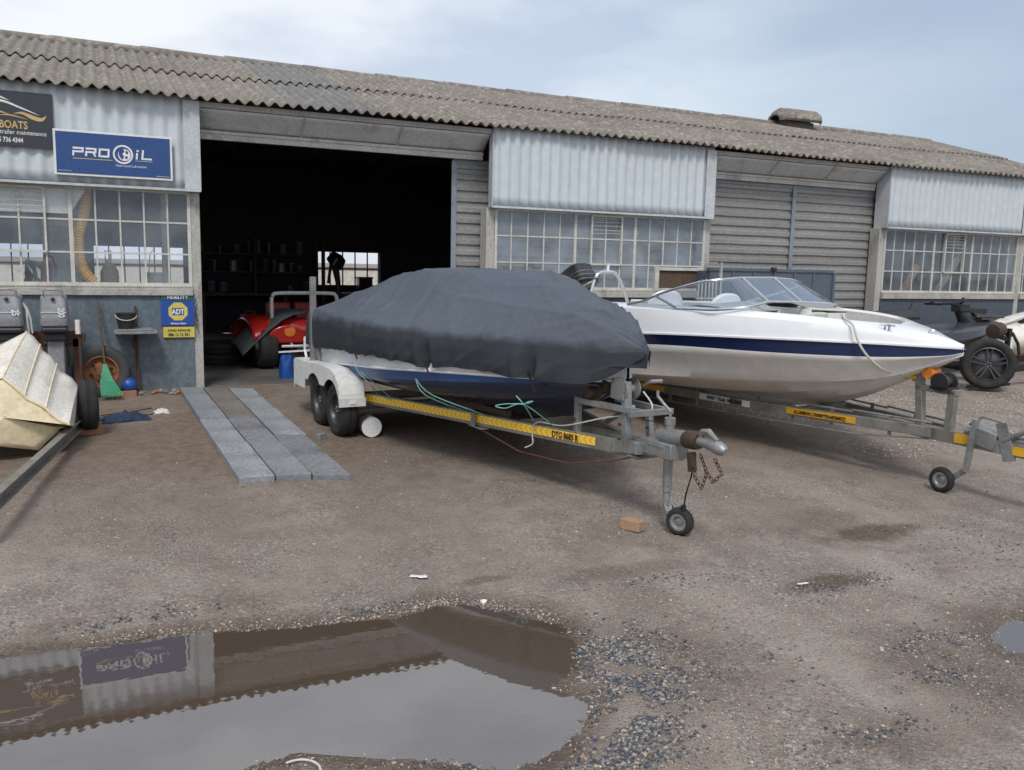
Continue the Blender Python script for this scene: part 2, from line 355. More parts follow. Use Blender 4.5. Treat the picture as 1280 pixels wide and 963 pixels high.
def ground_mat():
    m = bpy.data.materials.new('gravel'); m.use_nodes = True; N, L = nt(m); b = N['Principled BSDF']
    tc = N.new('ShaderNodeTexCoord'); P = tc.outputs['Object']
    def noi(sc, det=6, ro=.6, off=(0,0,0)):
        mp = N.new('ShaderNodeMapping'); mp.inputs['Location'].default_value = off; L.new(P, mp.inputs[0])
        n = N.new('ShaderNodeTexNoise'); n.inputs['Scale'].default_value = sc; n.inputs['Detail'].default_value = det; n.inputs['Roughness'].default_value = ro; L.new(mp.outputs[0], n.inputs['Vector']); return n.outputs['Fac']
    def ramp(f, a, b_, c0=0., c1=1.):
        r = N.new('ShaderNodeMapRange'); r.inputs['From Min'].default_value = a; r.inputs['From Max'].default_value = b_; r.inputs['To Min'].default_value = c0; r.inputs['To Max'].default_value = c1; L.new(f, r.inputs[0]); return r.outputs[0]
    def mix(f, a, b_, mode='MIX'):
        x = N.new('ShaderNodeMix'); x.data_type = 'RGBA'; x.blend_type = mode
        if isinstance(f, float): x.inputs[0].default_value = f
        else: L.new(f, x.inputs[0])
        for s, v in ((6, a), (7, b_)):
            if isinstance(v, tuple): x.inputs[s].default_value = (*v, 1)
            else: L.new(v, x.inputs[s])
        return x.outputs[2]
    base = mix(ramp(noi(.55, 8), .38, .62), (.268,.220,.183), (.352,.304,.262))
    base = mix(ramp(noi(3.5, 8, .7, (5,5,0)), .42, .64), base, (.205,.165,.136))
    fg = ramp(noi(170, 3, .8, (9,1,0)), .34, .66, .62, 1.30); fc = N.new('ShaderNodeCombineColor'); [L.new(fg, fc.inputs[k]) for k in range(3)]; base = mix(1., base, fc.outputs[0], 'MULTIPLY')
    # pebbles: voronoi cells with their own tint
    for sc, w in ((60, .62), (130, .66)):
        vo = N.new('ShaderNodeTexVoronoi'); vo.inputs['Scale'].default_value = sc; L.new(P, vo.inputs['Vector'])
        hs = N.new('ShaderNodeSeparateColor'); L.new(vo.outputs['Color'], hs.inputs[0])
        pc = N.new('ShaderNodeValToRGB'); e = pc.color_ramp.elements; e[0].position = 0; e[0].color = (.06,.058,.06,1); e[1].position = 1; e[1].color = (.50,.46,.41,1)
        e2 = e.new(.35); e2.color = (.16,.135,.115,1); e3 = e.new(.8); e3.color = (.27,.235,.20,1); L.new(hs.outputs[0], pc.inputs[0])
        cov = ramp(noi(1.4, 6, .6, (sc, 0, 0)), .40, .62, .12, w)
        gt = N.new('ShaderNodeMath'); gt.operation = 'GREATER_THAN'; gt.inputs[1].default_value = .45; L.new(hs.outputs[1], gt.inputs[0])
        ml = N.new('ShaderNodeMath'); ml.operation = 'MULTIPLY'; L.new(gt.outputs[0], ml.inputs[0]); L.new(cov, ml.inputs[1])
        base = mix(ml.outputs[0], base, pc.outputs[0])
    sm = N.new('ShaderNodeMapping'); sm.inputs['Scale'].default_value = (1.5, .28, 1); sm.inputs['Rotation'].default_value = (0, 0, .35); L.new(P, sm.inputs[0])
    sn = N.new('ShaderNodeTexNoise'); sn.inputs['Scale'].default_value = 1.0; sn.inputs['Detail'].default_value = 5; L.new(sm.outputs[0], sn.inputs['Vector'])
    base = mix(ramp(sn.outputs['Fac'], .50, .66, 0, .45), base, (.178,.143,.117)); base = mix(ramp(sn.outputs['Fac'], .46, .34, 0, .35), base, (.37,.32,.275))
    sp = N.new('ShaderNodeSeparateXYZ'); L.new(P, sp.inputs[0])
    # soil trodden and oily in front of the doors and below the boats
    dirt = ramp(sp.outputs['Y'], -5.4, -3.4); nd = ramp(noi(.9, 6, .6, (1,2,0)), .3, .6, .45, 1.)
    dm = N.new('ShaderNodeMath'); dm.operation = 'MULTIPLY'; L.new(dirt, dm.inputs[0]); L.new(nd, dm.inputs[1])
    xr = ramp(sp.outputs['X'], 6.2, 8.5, 1, 0); dm2 = N.new('ShaderNodeMath'); dm2.operation = 'MULTIPLY'; L.new(dm.outputs[0], dm2.inputs[0]); L.new(xr, dm2.inputs[1])
    dm3 = N.new('ShaderNodeMath'); dm3.operation = 'MULTIPLY'; dm3.inputs[1].default_value = .80; L.new(dm2.outputs[0], dm3.inputs[0])
    base = mix(dm3.outputs[0], base, mix(ramp(noi(14, 5, .7), .4, .62), (.120,.082,.059), (.195,.147,.110)))
    # damp stains where rain has stood
    wet = None
    for cx, cy, rx, ry, k in ((4.6,-6.45,.46,.18,.95),(3.62,-7.03,.36,.12,.95),(1.85,-6.27,.2,.06,.6),(2.1,-7.5,.42,.5,.55),(1.65,-8.1,.3,.4,.5),(3.35,-8.05,.42,.45,.55),(4.25,-6.1,.6,.25,.35),(2.9,-8.35,.6,.2,.4),(6.4,-5.2,.8,.5,.3),(2.9,-5.9,.5,.3,.3),(2.75,-6.45,.5,.12,.45),(.1,-6.1,.9,.12,.35)):
        mp = N.new('ShaderNodeMapping'); mp.vector_type = 'POINT'; mp.inputs['Location'].default_value = (-cx/rx, -cy/ry, 0); mp.inputs['Scale'].default_value = (1/rx, 1/ry, 0); L.new(P, mp.inputs[0])
        ln = N.new('ShaderNodeVectorMath'); ln.operation = 'LENGTH'; L.new(mp.outputs[0], ln.inputs[0])
        ad = N.new('ShaderNodeMath'); ad.operation = 'ADD'; L.new(ln.outputs['Value'], ad.inputs[0]); L.new(ramp(noi(5, 4, .6, (cx, cy, 0)), 0, 1, -.7, .7), ad.inputs[1])
        w = ramp(ad.outputs[0], 1.15, .55, 0, k)
        if wet is None: wet = w
        else:
            mxn = N.new('ShaderNodeMath'); mxn.operation = 'MAXIMUM'; L.new(wet, mxn.inputs[0]); L.new(w, mxn.inputs[1]); wet = mxn.outputs[0]
    # wet band close to the water line (height above the water)
    zz = N.new('ShaderNodeMath'); zz.operation = 'MULTIPLY_ADD'; zz.inputs[1].default_value = .012; L.new(noi(9, 3), zz.inputs[0]); L.new(sp.outputs['Z'], zz.inputs[2])
    band = ramp(zz.outputs[0], .030, .010, 0, .95)
    mxn = N.new('ShaderNodeMath'); mxn.operation = 'MAXIMUM'; L.new(wet, mxn.inputs[0]); L.new(band, mxn.inputs[1]); wet = mxn.outputs[0]
    base = mix(wet, base, mix(1., base, (.46,.40,.35), 'MULTIPLY'))
    L.new(base, b.inputs['Base Color'])
    L.new(ramp(wet, 0, 1, .92, .42), b.inputs['Roughness']); b.inputs['Specular IOR Level'].default_value = .35
    bh = N.new('ShaderNodeTexVoronoi'); bh.inputs['Scale'].default_value = 70; L.new(P, bh.inputs['Vector'])
    inv = N.new('ShaderNodeMath'); inv.operation = 'MULTIPLY_ADD'; inv.inputs[1].default_value = -.6; L.new(bh.outputs['Distance'], inv.inputs[0]); L.new(noi(38, 6, .7), inv.inputs[2])
    bp = N.new('ShaderNodeBump'); bp.inputs['Strength'].default_value = 1.0; bp.inputs['Distance'].default_value = .012; L.new(inv.outputs[0], bp.inputs['Height']); L.new(bp.outputs[0], b.inputs['Normal'])
    return m
M['ground'] = ground_mat()

xs = graded(-600, 700, -2.6, 5.4, .03, 90); ys = graded(-260, 900, -8.7, -5.3, .03, 90)
# the sheet steps down onto the same plane under the building
vs = [(x, y, G(x, y)) for x in xs for y in ys]; ny = len(ys)
fs = [(i*ny+j, (i+1)*ny+j, (i+1)*ny+j+1, i*ny+j+1) for i in range(len(xs)-1) for j in range(ny-1)]
me = bpy.data.meshes.new('ground'); me.from_pydata(vs, [], fs); me.update(); me.shade_smooth(); me.materials.append(M['ground'])
tag(link(bpy.data.objects.new('ground', me)), kind='structure')

def water_mat():
    m = bpy.data.materials.new('puddle_water'); m.use_nodes = True; N, L = nt(m); N.remove(N['Principled BSDF']); out = N['Material Output']
    tr = N.new('ShaderNodeBsdfTransparent'); tr.inputs[0].default_value = (.60,.46,.34,1)
    df = N.new('ShaderNodeBsdfDiffuse'); df.inputs[0].default_value = (.150,.108,.078,1)
    ma = N.new('ShaderNodeMixShader'); ma.inputs[0].default_value = .55; L.new(tr.outputs[0], ma.inputs[1]); L.new(df.outputs[0], ma.inputs[2])
    gl = N.new('ShaderNodeBsdfGlossy'); gl.inputs['Roughness'].default_value = .015; gl.inputs[0].default_value = (.93,.96,1,1)
    tc = N.new('ShaderNodeTexCoord'); n = N.new('ShaderNodeTexNoise'); n.inputs['Scale'].default_value = 11; n.inputs['Detail'].default_value = 2; L.new(tc.outputs['Object'], n.inputs['Vector'])
    bp = N.new('ShaderNodeBump'); bp.inputs['Strength'].default_value = .012; bp.inputs['Distance'].default_value = .02; L.new(n.outputs['Fac'], bp.inputs['Height']); L.new(bp.outputs[0], gl.inputs['Normal'])
    fr = N.new('ShaderNodeFresnel'); fr.inputs[0].default_value = 2.6
    mb = N.new('ShaderNodeMixShader'); L.new(fr.outputs[0], mb.inputs[0]); L.new(ma.outputs[0], mb.inputs[1]); L.new(gl.outputs[0], mb.inputs[2]); L.new(mb.outputs[0], out.inputs[0])
    return m
M['water'] = water_mat()
for P in (PUD, PUD2):
    cx = sum(p[0] for p in P)/len(P); cy = sum(p[1] for p in P)/len(P)
    mb = MB(); mb.add([(cx + (p[0]-cx)*1.06, cy + (p[1]-cy)*1.12, 0) for p in P], [tuple(range(len(P)))])
    pu = mb.build('puddle', M['water'])
    if pu.data.polygons[0].normal.z < 0: pu.data.flip_normals()
    tag(pu, kind='structure')

# loose stones
def stone_mat():
    m = bpy.data.materials.new('stones'); m.use_nodes = True; N, L = nt(m); b = N['Principled BSDF']
    at = N.new('ShaderNodeAttribute'); at.attribute_name = 'tint'; L.new(at.outputs['Color'], b.inputs['Base Color']); b.inputs['Roughness'].default_value = .7
    return m
M['stones'] = stone_mat()
_ico = bmesh.new(); bmesh.ops.create_icosphere(_ico, subdivisions=1, radius=1); ICOV = [v.co.copy() for v in _ico.verts]; ICOF = [tuple(v.index for v in f.verts) for f in _ico.faces]; _ico.free()
def stones(name, n, place, sizes, tints, label, cat):
    rng = random.Random(name); V = []; F = []; C = []
    k = 0; tries = 0
    while k < n and tries < n*12:
        tries += 1
        p = place(rng)
        if p is None: continue
        x, y = p; r = sizes(rng); z = G(x, y)
        if z < -.004 and rng.random() > .03: continue
        q = Quaternion((rng.gauss(0,1), rng.gauss(0,1), rng.gauss(0,1), rng.gauss(0,1))).normalized().to_matrix()
        sc = Vector((rng.uniform(.8,1.35), rng.uniform(.6,1.1), rng.uniform(.45,.8)))*r; o = len(V)
        for v in ICOV:
            w = Vector((v.x*sc.x, v.y*sc.y, v.z*sc.z))*rng.uniform(.75, 1.2); w = q @ w if r < .008 else Matrix.Rotation(rng.random()*.3, 3, 'X') @ w
            V.append((x+w.x, y+w.y, z + w.z*.8 + r*.18))
        F += [tuple(i+o for i in f) for f in ICOF]
        c = tints(rng); C += [c]*12; k += 1
    me = bpy.data.meshes.new(name); me.from_pydata(V, [], F); me.update()
    ca = me.color_attributes.new('tint', 'FLOAT_COLOR', 'POINT'); ca.data.foreach_set('color', [c for t in C for c in (*t, 1)])
    me.materials.append(M['stones']); o = link(bpy.data.objects.new(name, me)); return tag(o, label, cat, kind='stuff')
def tone(rng, pal):
    c = rng.choice(pal); k = rng.uniform(.75, 1.25); return tuple(x*k for x in c)
def pl_gravel(rng):
    y = -8.4 + 5.2*rng.random()**1.5; x = rng.uniform(-1.6, 3.2 + (y+8.4)*1.7)
    if noise.noise((x*1.3, y*1.3, 2)) < rng.uniform(-.5, .25): return None
    return x, y
LIGHT = [(.38,.325,.27),(.30,.245,.20),(.25,.20,.16),(.46,.42,.37),(.19,.155,.13),(.33,.275,.225)]
DARK = [(.035,.043,.060),(.052,.062,.080),(.08,.09,.108),(.13,.138,.15),(.042,.045,.052),(.30,.275,.245)]
stones('gravel', 42000, pl_gravel, lambda r: (.0018+.0036*r.random()**1.8)*(2.2 if r.random() < .02 else 1), lambda r: tone(r, LIGHT+[(.11,.10,.095),(.085,.08,.078),(.15,.135,.125)]), 'loose pale gravel scattered over the damp brown yard', 'gravel')
CL = [(2.05,-7.30,.20,.30,8),(1.98,-7.62,.26,.26,9),(1.80,-7.90,.20,.18,6),(1.60,-8.08,.20,.14,4),(2.30,-7.25,.30,.2,2.2),(2.72,-6.62,.3,.10,.8),(3.6,-7.12,.36,.08,1.3),(4.0,-7.0,.36,.10,.6),(3.5,-7.80,.28,.12,1.5),(3.3,-8.05,.30,.2,2.2),(2.75,-8.28,.40,.08,1.6),(3.05,-6.75,.3,.1,.5),(2.5,-7.7,.4,.4,.9),(.1,-6.12,.35,.07,1.4),(1.2,-6.4,.2,.05,.8),(.9,-7.85,.35,.1,1.5),(5.0,-6.9,.6,.4,1)]
WT = [c[4] for c in CL]
def pl_dark(rng):
    for _ in range(6):
        c = rng.choices(CL, WT)[0]; x, y = rng.gauss(c[0], c[2]*.52), rng.gauss(c[1], c[3]*.52)
        if noise.noise((x*5, y*7, 31))+.5*noise.noise((x*14, y*16, 33)) > -.07: return x, y
    return rng.gauss(c[0], c[2]*.46), rng.gauss(c[1], c[3]*.46)
stones('crushed_stone', 9500, pl_dark, lambda r: .0026+.0078*r.random()**2.2, lambda r: tone(r, DARK if r.random() < .72 else LIGHT[1:3]+[(.10,.085,.075)]), 'dark blue grey crushed stone heaped around the puddles', 'crushed stone')
def pl_rim(rng):
    i = rng.randrange(3, 10); a, b_ = PUD[i], PUD[i+1]; t = rng.random(); return a[0]+(b_[0]-a[0])*t + rng.gauss(0, .03), a[1]+(b_[1]-a[1])*t + abs(rng.gauss(.02, .05))
stones('rim_gravel', 1500, pl_rim, lambda r: .003+.005*r.random()**2, lambda r: tone(r, LIGHT+[(.1,.1,.1),(.14,.12,.10)]), 'coarse pale gravel along the far rim of the large puddle', 'gravel')
def pl_far(rng):
    y = rng.uniform(-5, -1.2); x = rng.uniform(6.4, 15)
    if noise.noise((x*.9, y*.9, 2)) < rng.uniform(-.4, .3): return None
    return x, y
stones('far_gravel', 10000, pl_far, lambda r: r.uniform(.006, .014), lambda r: tone(r, LIGHT), 'coarse pale gravel lying beyond the white boat', 'gravel')

# ------------------------------------------------------------------ the workshop
PITCH = .1475
bld = thing('workshop_building', 'long grey corrugated workshop with open sliding door and steel windows', 'building', (1.04, 0, .27))
BX = [-6.0, -2.49, 1.04, 4.58, 8.17, 11.63, 15.16, 16.8]
RP = .132
def roofz(y): return 3.50 + (y+.22)*.3155
def roof_sheet(x0, x1, y0, y1, lift, name='roof'):
    mb = MB(); nx = int((x1-x0)/RP*8)
    def f(u, v):
        x = x0+(x1-x0)*u; y = y0+(y1-y0)*v; sag = noise.noise((x*.35, y*.8, 7))*.035
        # individual sheets (7 corrugations wide) sit slightly off each other at the eave
        k = math.floor(x/(RP*7)); jy = (noise.noise((k*3.7, 1.1 if lift else 4.4, 0))*.04)*(1-v) if y0 < 0 or lift else 0
        return (x, y + jy, roofz(y) + lift*(1-v) + sag + .024*math.cos(2*math.pi*x/RP) + noise.noise((k*5.1, 2, 0))*.012)
    mb.grid(f, nx, 6); return mb.build(name, M['roof'], bld, smooth='all', solid=.012)
roof_sheet(-6.3, 16.85, -.24, 1.72, 0)
roof_sheet(-6.3, 16.85, 1.58, 3.55, .028)
back = MB(); back.grid(lambda u, v: (-6.3+23.15*u, 3.55+3.9*v, roofz(3.55)-.03-1.18*v+.02*math.cos(2*math.pi*(-6.3+23.15*u)/PITCH)), 1100, 2); back.build('roof', M['roof'], bld, smooth='all', solid=.012)
cap = MB()
for k in range(20):
    x0 = -6.3+k*1.158; cap.tube([(x0, 3.55, roofz(3.55)-.01), (x0+1.17, 3.55, roofz(3.55)-.01+random.uniform(-.01,.01))], [.085, .075], 10)
cap.build('ridge_cap', M['roof'], bld, smooth=True)
def ventilator(cx, cy, zb, s=1.0):
    b = MB(); b.box(cx-.40*s, cx+.40*s, cy-.2*s, cy+.2*s, zb-.3, zb+.12*s); o = b.build('ventilator', M['concrete2'], bld, bev=.01)
    h = MB(); prof = [(-.36,.08),(-.40,.13),(-.36,.24),(-.2,.36),(0,.40),(.2,.36),(.36,.24),(.40,.13),(.36,.08)]
    def f(u, v):
        i = v*(len(prof)-1); a = int(min(i, len(prof)-2)); t = i-a; y = prof[a][0]+(prof[a+1][0]-prof[a][0])*t; z = prof[a][1]+(prof[a+1][1]-prof[a][1])*t
        e = max(0, abs(u-.5)*2-.72)/.28; k = 1-.55*e**1.5
        return (cx + (u-.5)*1.24*s + noise.noise((u*3, v*3, 0))*.01, cy+y*k*s, zb+.1*s + (z-.08)*k*s)
    h.grid(f, 16, 16); h.build('ventilator_hood', M['roof'], o, smooth=True, solid=.015)
ventilator(12.78, 3.4, 4.62, .86)
ventilator(2.45, 4.0, 4.30, .62)
# eave gutter-board and fascia line under the sheets
fb = MB(); fb.box(-6.2, 16.8, -.065, -.03, 3.41, 3.47); fb.build('eave_board', M['lintel'], bld)
# cladding above each window
def cladding(x0, x1, ends=(True, True), ret=.16):
    mb = MB(); n = int((x1-x0)/PITCH*8); zt, zb = 3.50, 2.515
    mb.grid(lambda u, v: (x0+(x1-x0)*u, -.10 + .015*math.cos(2*math.pi*(x0+(x1-x0)*u)/PITCH) + noise.noise((x0+(x1-x0)*u*2, v*1.5, 3))*.006, zb+(zt-zb)*v - (.006*math.sin((x0+(x1-x0)*u)*1.7) if v == 0 else 0)), n, 8)
    o = mb.build('cladding', M['clad'], bld, smooth='all', solid=.004)
    t = MB(); t.box(x0, x1, -.135, -.118, 2.485, 2.512); t.box(x0, x1, -.118, -.02, 2.49, 2.50)
    if ends[1]: t.box(x1-.001, x1+.012, -.125, .16, 2.49, 3.42); t.box(x1-.16, x1+.012, -.124, -.1195, 2.515, 3.46)
    if ends[0]: t.box(x0-.012, x0+.001, -.125, ret, 2.49, 3.42)
    t.build('flashing', M['clad_flash'], o)
cladding(BX[1]+.05, BX[2]); cladding(BX[3]+.01, BX[4]-.06, ret=-.01); cladding(BX[5]+.02, BX[6]); cladding(BX[6]+.02, BX[7])
# posts
for x in BX[1:]:
    p = MB()
    if x in (BX[2], BX[4]): p.box(x-.10, x, .0, .2, .22, 2.49)
    elif x in (BX[3], BX[5]): p.box(x-.02, x+.10, .0, .2, .22, 2.49)
    else: p.box(x-.06, x+.06, -.02, .2, .22, 2.49)
    p.build('post', M['post'], bld, bev=.006)
# lower walls and sills
def lower(x0, x1, m, zs=1.335):
    mb = MB(); mb.box(x0, x1, -.02, .18, -.1, zs); w = mb.build('wall', m, bld)
    s = MB(); s.box(x0, x1, -.06, .06, zs+.002, zs+.085); s.box(x0, x1, -.045, .02, zs+.087, zs+.11); s.build('sill', M['sill'], w, bev=.006)
lower(BX[0], BX[1]-.062, M['bluewall']); lower(BX[1]+.062, BX[2]-.10, M['bluewall']); lower(BX[3]+.10, BX[4]-.10, M['darkwall']); lower(BX[5]+.10, BX[6]-.062, M['darkwall']); lower(BX[6]+.062, BX[7]-.062, M['darkwall'])
# windows: 14 columns by 3 rows, heavy bars after columns 5 and 9, a hinged vent over columns 7-8
def window(x0, x1, hatch=False, plain=False):
    zb, zt = 1.445, 2.49; w = (x1-x0)/14; rows = [zb, zb+(zt-zb)*.335, zb+(zt-zb)*.665, zt]
    f = MB(); f.box(x0-.0, x0+.035, -.01, .03, zb, zt); f.box(x1-.035, x1, -.01, .03, zb, zt); f.box(x0+.036, x1-.036, -.011, .029, zb, zb+.03); f.box(x0+.036, x1-.036, -.011, .029, zt-.03, zt-.0)
    for i in range(1, 14):
        x = x0+w*i; t = .020 if i in (5, 9) else .0085
        if hatch and i > 10: f.box(x-t, x+t, 0, .022, rows[1]-.005, zt-.03)
        else: f.box(x-t, x+t, 0, .022, zb+.03, zt-.03)
    for r in rows[1:3]: f.box(x0+.036, x1-.036, .003, .019, r-.009, r+.009)
    o = f.build('window', M['frame'], bld)
    v = MB(); a, b_ = x0+w*6, x0+w*8
    for (p, q) in (((a, rows[1]), (b_, rows[1])), ((a, zt-.035), (b_, zt-.035)), ((a, rows[1]), (a, zt-.035)), ((b_, rows[1]), (b_, zt-.035))):
        v.bar((p[0], -.02, p[1]), (q[0], -.021, q[1]), .022, .026)
    for k in range(1, 6): z = rows[2]+ .028 + (zt-.05-rows[2])*k/6; v.bar((a+.01, -.018+k*.0005, z), (b_-.01, -.022, z+random.uniform(-.008,.008)), .006)
    v.build('vent_frame', M['frame'], o)
    g = MB()
    for i in range(14):
        for j in range(3):
            if hatch and i > 10 and j == 0: continue
            t = random.uniform(-.0015, .0015); xa, xb = x0+w*i, x0+w*(i+1); za, zc = rows[j], rows[j+1]
            g.add([(xa, .010+t, za), (xb, .010-t, za), (xb, .010-t*.5, zc), (xa, .010+t*.7, zc)], [(0,1,2,3)])
    g.build('glazing', M['glass_dusty_sky'] if hatch else M['glass'], o, recalc=False)
    if hatch:
        h = MB(); xa = x0+w*10.4; xb = x1-.036; zc = rows[1]-.012
        h.box(xa+.075, xb-.06, -.004, .014, zb+.03, zc-.055); hh = h.build('hatch', M['timber'], bld)
        q = MB(); q.bar((xa+.035, -.012, zb), (xa+.035, -.012, zc), .07, .05); q.bar((xa+.07, -.013, zc-.03), (xb-.05, -.013, zc-.03), .05, .045); q.bar((xb-.03, -.012, zb), (xb-.03, -.012, zc), .05, .05); q.build('hatch_frame', M['frame'], hh)
window(BX[0], BX[1]-.062); window(BX[1]+.062, BX[2]-.10); window(BX[3]+.10, BX[4]-.10, hatch=True); window(BX[5]+.10, BX[6]-.062); window(BX[6]+.062, BX[6]+.062+1.5)
# door lintels: a sheet slopes from the eave back to the door head
for (a, b_) in ((BX[2], BX[3]), (BX[4], BX[5])):
    s = MB(); n = 24
    s.grid(lambda u, v: (a+.013+(b_-a-.026)*u, -.07+.24*v, 3.40-.20*v + noise.noise((u*9, v*2, a))*.012*(1-abs(2*v-1))), n, 6); o = s.build('lintel', M['soffit'], bld, smooth=True, solid=.004)
    t = MB(); t.box(a+.012, b_-.012, .165, .215, 3.10, 3.195); t.box(a+.012, b_-.012, .15, .163, 3.165, 3.20); t.build('door_head', M['lintel'], o, bev=.004)
    for k in range(1, 3): q = MB(); x = a+(b_-a)*k/3; q.bar((x, -.078, 3.39), (x, .168, 3.192), .02, .006); q.build('strap', M['lintel'], o)
# sliding door leaves of horizontal ribbed sheet
def door_leaf(x0, x1, y, stile=None, zt=3.07):
    mb = MB(); prof = [(0,0),(.05,0),(.062,.022),(.118,.022),(.132,0),(.139,0)]; pts = []; z = .29
    while z < zt:
        for dz, dy in prof[:-1]:
            if z+dz <= zt: pts.append((z+dz, dy))
        z += .139
    n = len(pts)
    def f(u, v):
        i = round(v*(n-1)); return (x0+(x1-x0)*u, y-pts[i][1]+noise.noise((u*6+x0, pts[i][0]*2, 0))*.006, pts[i][0]+noise.noise((u*5, pts[i][0], 4))*.006)
    mb.grid(f, 14, n-1); o = mb.build('sliding_door', M['door'], bld, solid=.003)
    s = MB()
    for x in stile or (): s.box(x-.035, x+.035, y-.045, y-.024, .28, zt+.01)
    s.box(x0, x1, y-.04, y-.026, zt-.02, zt+.03)
    s.build('door_stile', M['doorstile'], o, bev=.003)
door_leaf(4.18, 7.78, .28, (4.2,)); door_leaf(8.18, 9.93, .27); door_leaf(9.93, 11.72, .262, (9.95,))
# inner skin: back wall with windows, gables, ceiling purlins, floor
bw = MB(); BWIN = [(-2.2,-.35),(-.1,1.45),(4.0,5.3),(6.9,7.6)]
zb, zt = 1.26, 1.97; x = -6.2
for (a, b_) in BWIN: bw.box(x, a, 7.2, 7.4, 0, 3.6); bw.box(a, b_, 7.2, 7.4, 0, zb); bw.box(a, b_, 7.2, 7.4, zt, 3.6); x = b_
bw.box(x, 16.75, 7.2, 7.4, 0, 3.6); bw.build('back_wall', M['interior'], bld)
gb = MB()
for x in (-6.2, 16.62):
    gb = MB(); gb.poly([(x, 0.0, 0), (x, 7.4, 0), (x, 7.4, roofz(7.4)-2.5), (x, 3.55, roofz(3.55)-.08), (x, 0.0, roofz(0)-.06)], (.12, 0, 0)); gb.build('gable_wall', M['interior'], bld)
for (a, b_) in BWIN:
    f = MB(); n = max(3, round((b_-a)/.26))
    for i in range(n+1): x = a+(b_-a)*i/n; f.box(x-.011, x+.011, 7.26, 7.29, zb, zt)
    for z in (zb+.01, (zb+zt)/2, zt-.01): f.box(a, b_, 7.265, 7.285, z-.011, z+.011)
    f.build('back_window', M['steel_dark'], bld)
fl = MB(); fl.box(-6.15, 16.6, .19, 7.2, .05, .275); tag(fl.build('workshop_floor', M['interior_floor']), kind='structure')
st = MB()
for x in BX[1:7]:
    st = MB(); st.bar((x, .3, 3.35), (x, 3.5, 3.42), .06, .12); st.bar((x, 7.1, 3.30), (x, 3.5, 3.42), .06, .12); st.bar((x, .3, 3.42), (x, 3.5, 4.5), .06, .1)
    st.build('roof_truss', M['interior'], bld)
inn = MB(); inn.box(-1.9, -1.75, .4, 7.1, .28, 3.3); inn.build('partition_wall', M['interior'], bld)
# loose wires on the corner post by the open door
wr = MB()
for k in range(3):
    z = 1.36-k*.12; pts = [(.97+random.uniform(-.03,.03), -.035-.01*(i % 2), z-.035*i) for i in range(8)]; wr.tube(pts, .004, 5)
wr.build('cable', M['black'], bld)

bwall = thing('boundary_wall', 'pale wall standing behind the workshop, glimpsed through its rear windows', 'wall', (4, 14, .27))
w = MB(); w.box(-10, 22, 14, 14.2, .1, 1.55); w.build('wall', M['creamwhite'], bwall)
c = MB(); c.box(-10, 22, 13.97, 14.23, 1.552, 1.6); c.build('coping', M['concrete2'], bwall)
# ------------------------------------------------------------------ wheels and small fittings
def tyre_prof(r, w, rb):
    return [(rb, -w*.36), (rb+.012, -w*.44), ((r+rb)/2, -w*.52), (r-.035, -w*.50), (r-.012, -w*.42), (r, -w*.28), (r, -w*.09), (r-.008, -w*.07), (r-.008, -w*.03), (r, -w*.01), (r, w*.01), (r-.008, w*.03), (r-.008, w*.07), (r, w*.09), (r, w*.28), (r-.012, w*.42), (r-.035, w*.50), ((r+rb)/2, w*.52), (rb+.012, w*.44), (rb, w*.36), (rb-.01, 0), (rb, -w*.36)]
def wheel(parent, c, axis, r, w, rb, rim_mat=None, spokes=0, name='wheel', tyre_m=None, alloy=False):
    rim_mat = rim_mat or M['rim']; ax = Vector(axis).normalized(); c = Vector(c)
    h = MB(); h.lathe([(.0, w*.30), (rb*.28, w*.29), (rb*.3, w*.1), (rb*.3, -w*.3), (0, -w*.3)], c, ax, 20)
    hub = h.build(name, rim_mat, parent, smooth=True)
    t = MB(); n = 56
    t.lathe(tyre_prof(r, w, rb), c, ax, n, mod=lambda i, k: (-.007 if (i in (4,5,14,15) and k % 2) else 0)); t.build('tyre', tyre_m or M['tyre'], hub, smooth=True)
    q = MB(); q.lathe([(rb+.008, w*.42), (rb-.004, w*.44), (rb-.012, w*.40), (rb-.02, w*.2), (rb-.02, -w*.2), (rb-.012, -w*.40), (rb+.008, -w*.42)], c, ax, 40)
    if not spokes: q.lathe([(rb-.018, w*.16), (rb*.72, w*.10), (rb*.62, w*.16), (rb*.29, w*.24)], c, ax, 40)
    u = Vector((0,0,1)) if abs(ax.z) < .9 else Vector((1,0,0)); x = ax.cross(u).normalized(); y = x.cross(ax)
    for k in range(spokes):
        a = 2*math.pi*(k+.25)/spokes; dr = x*math.cos(a)+y*math.sin(a); sd = x*-math.sin(a)+y*math.cos(a)
        if alloy:
            for s in (-1, 1): q.bar(c+dr*rb*.2+sd*s*.018+ax*w*.30, c+dr*(rb-.01)+sd*s*.034+ax*w*.36, .024, .022, up=ax)
        else: q.bar(c+dr*rb*.25+ax*w*.22, c+dr*(rb-.015)+ax*w*.2, .05, .02, up=ax)
    q.build('rim', rim_mat, hub, smooth=True)
    if not spokes or alloy:
        b = MB()
        for k in range(5): a = 2*math.pi*k/5; b.cyl(c+(x*math.cos(a)+y*math.sin(a))*rb*.15+ax*w*.29, c+(x*math.cos(a)+y*math.sin(a))*rb*.15+ax*w*.36, .008, n=6)
        b.build('wheel_nut', M['galv'], hub)
    return hub
def arc(c, r, a0, a1, n, fx): return [fx(c, r, R(a0+(a1-a0)*i/n)) for i in range(n+1)]

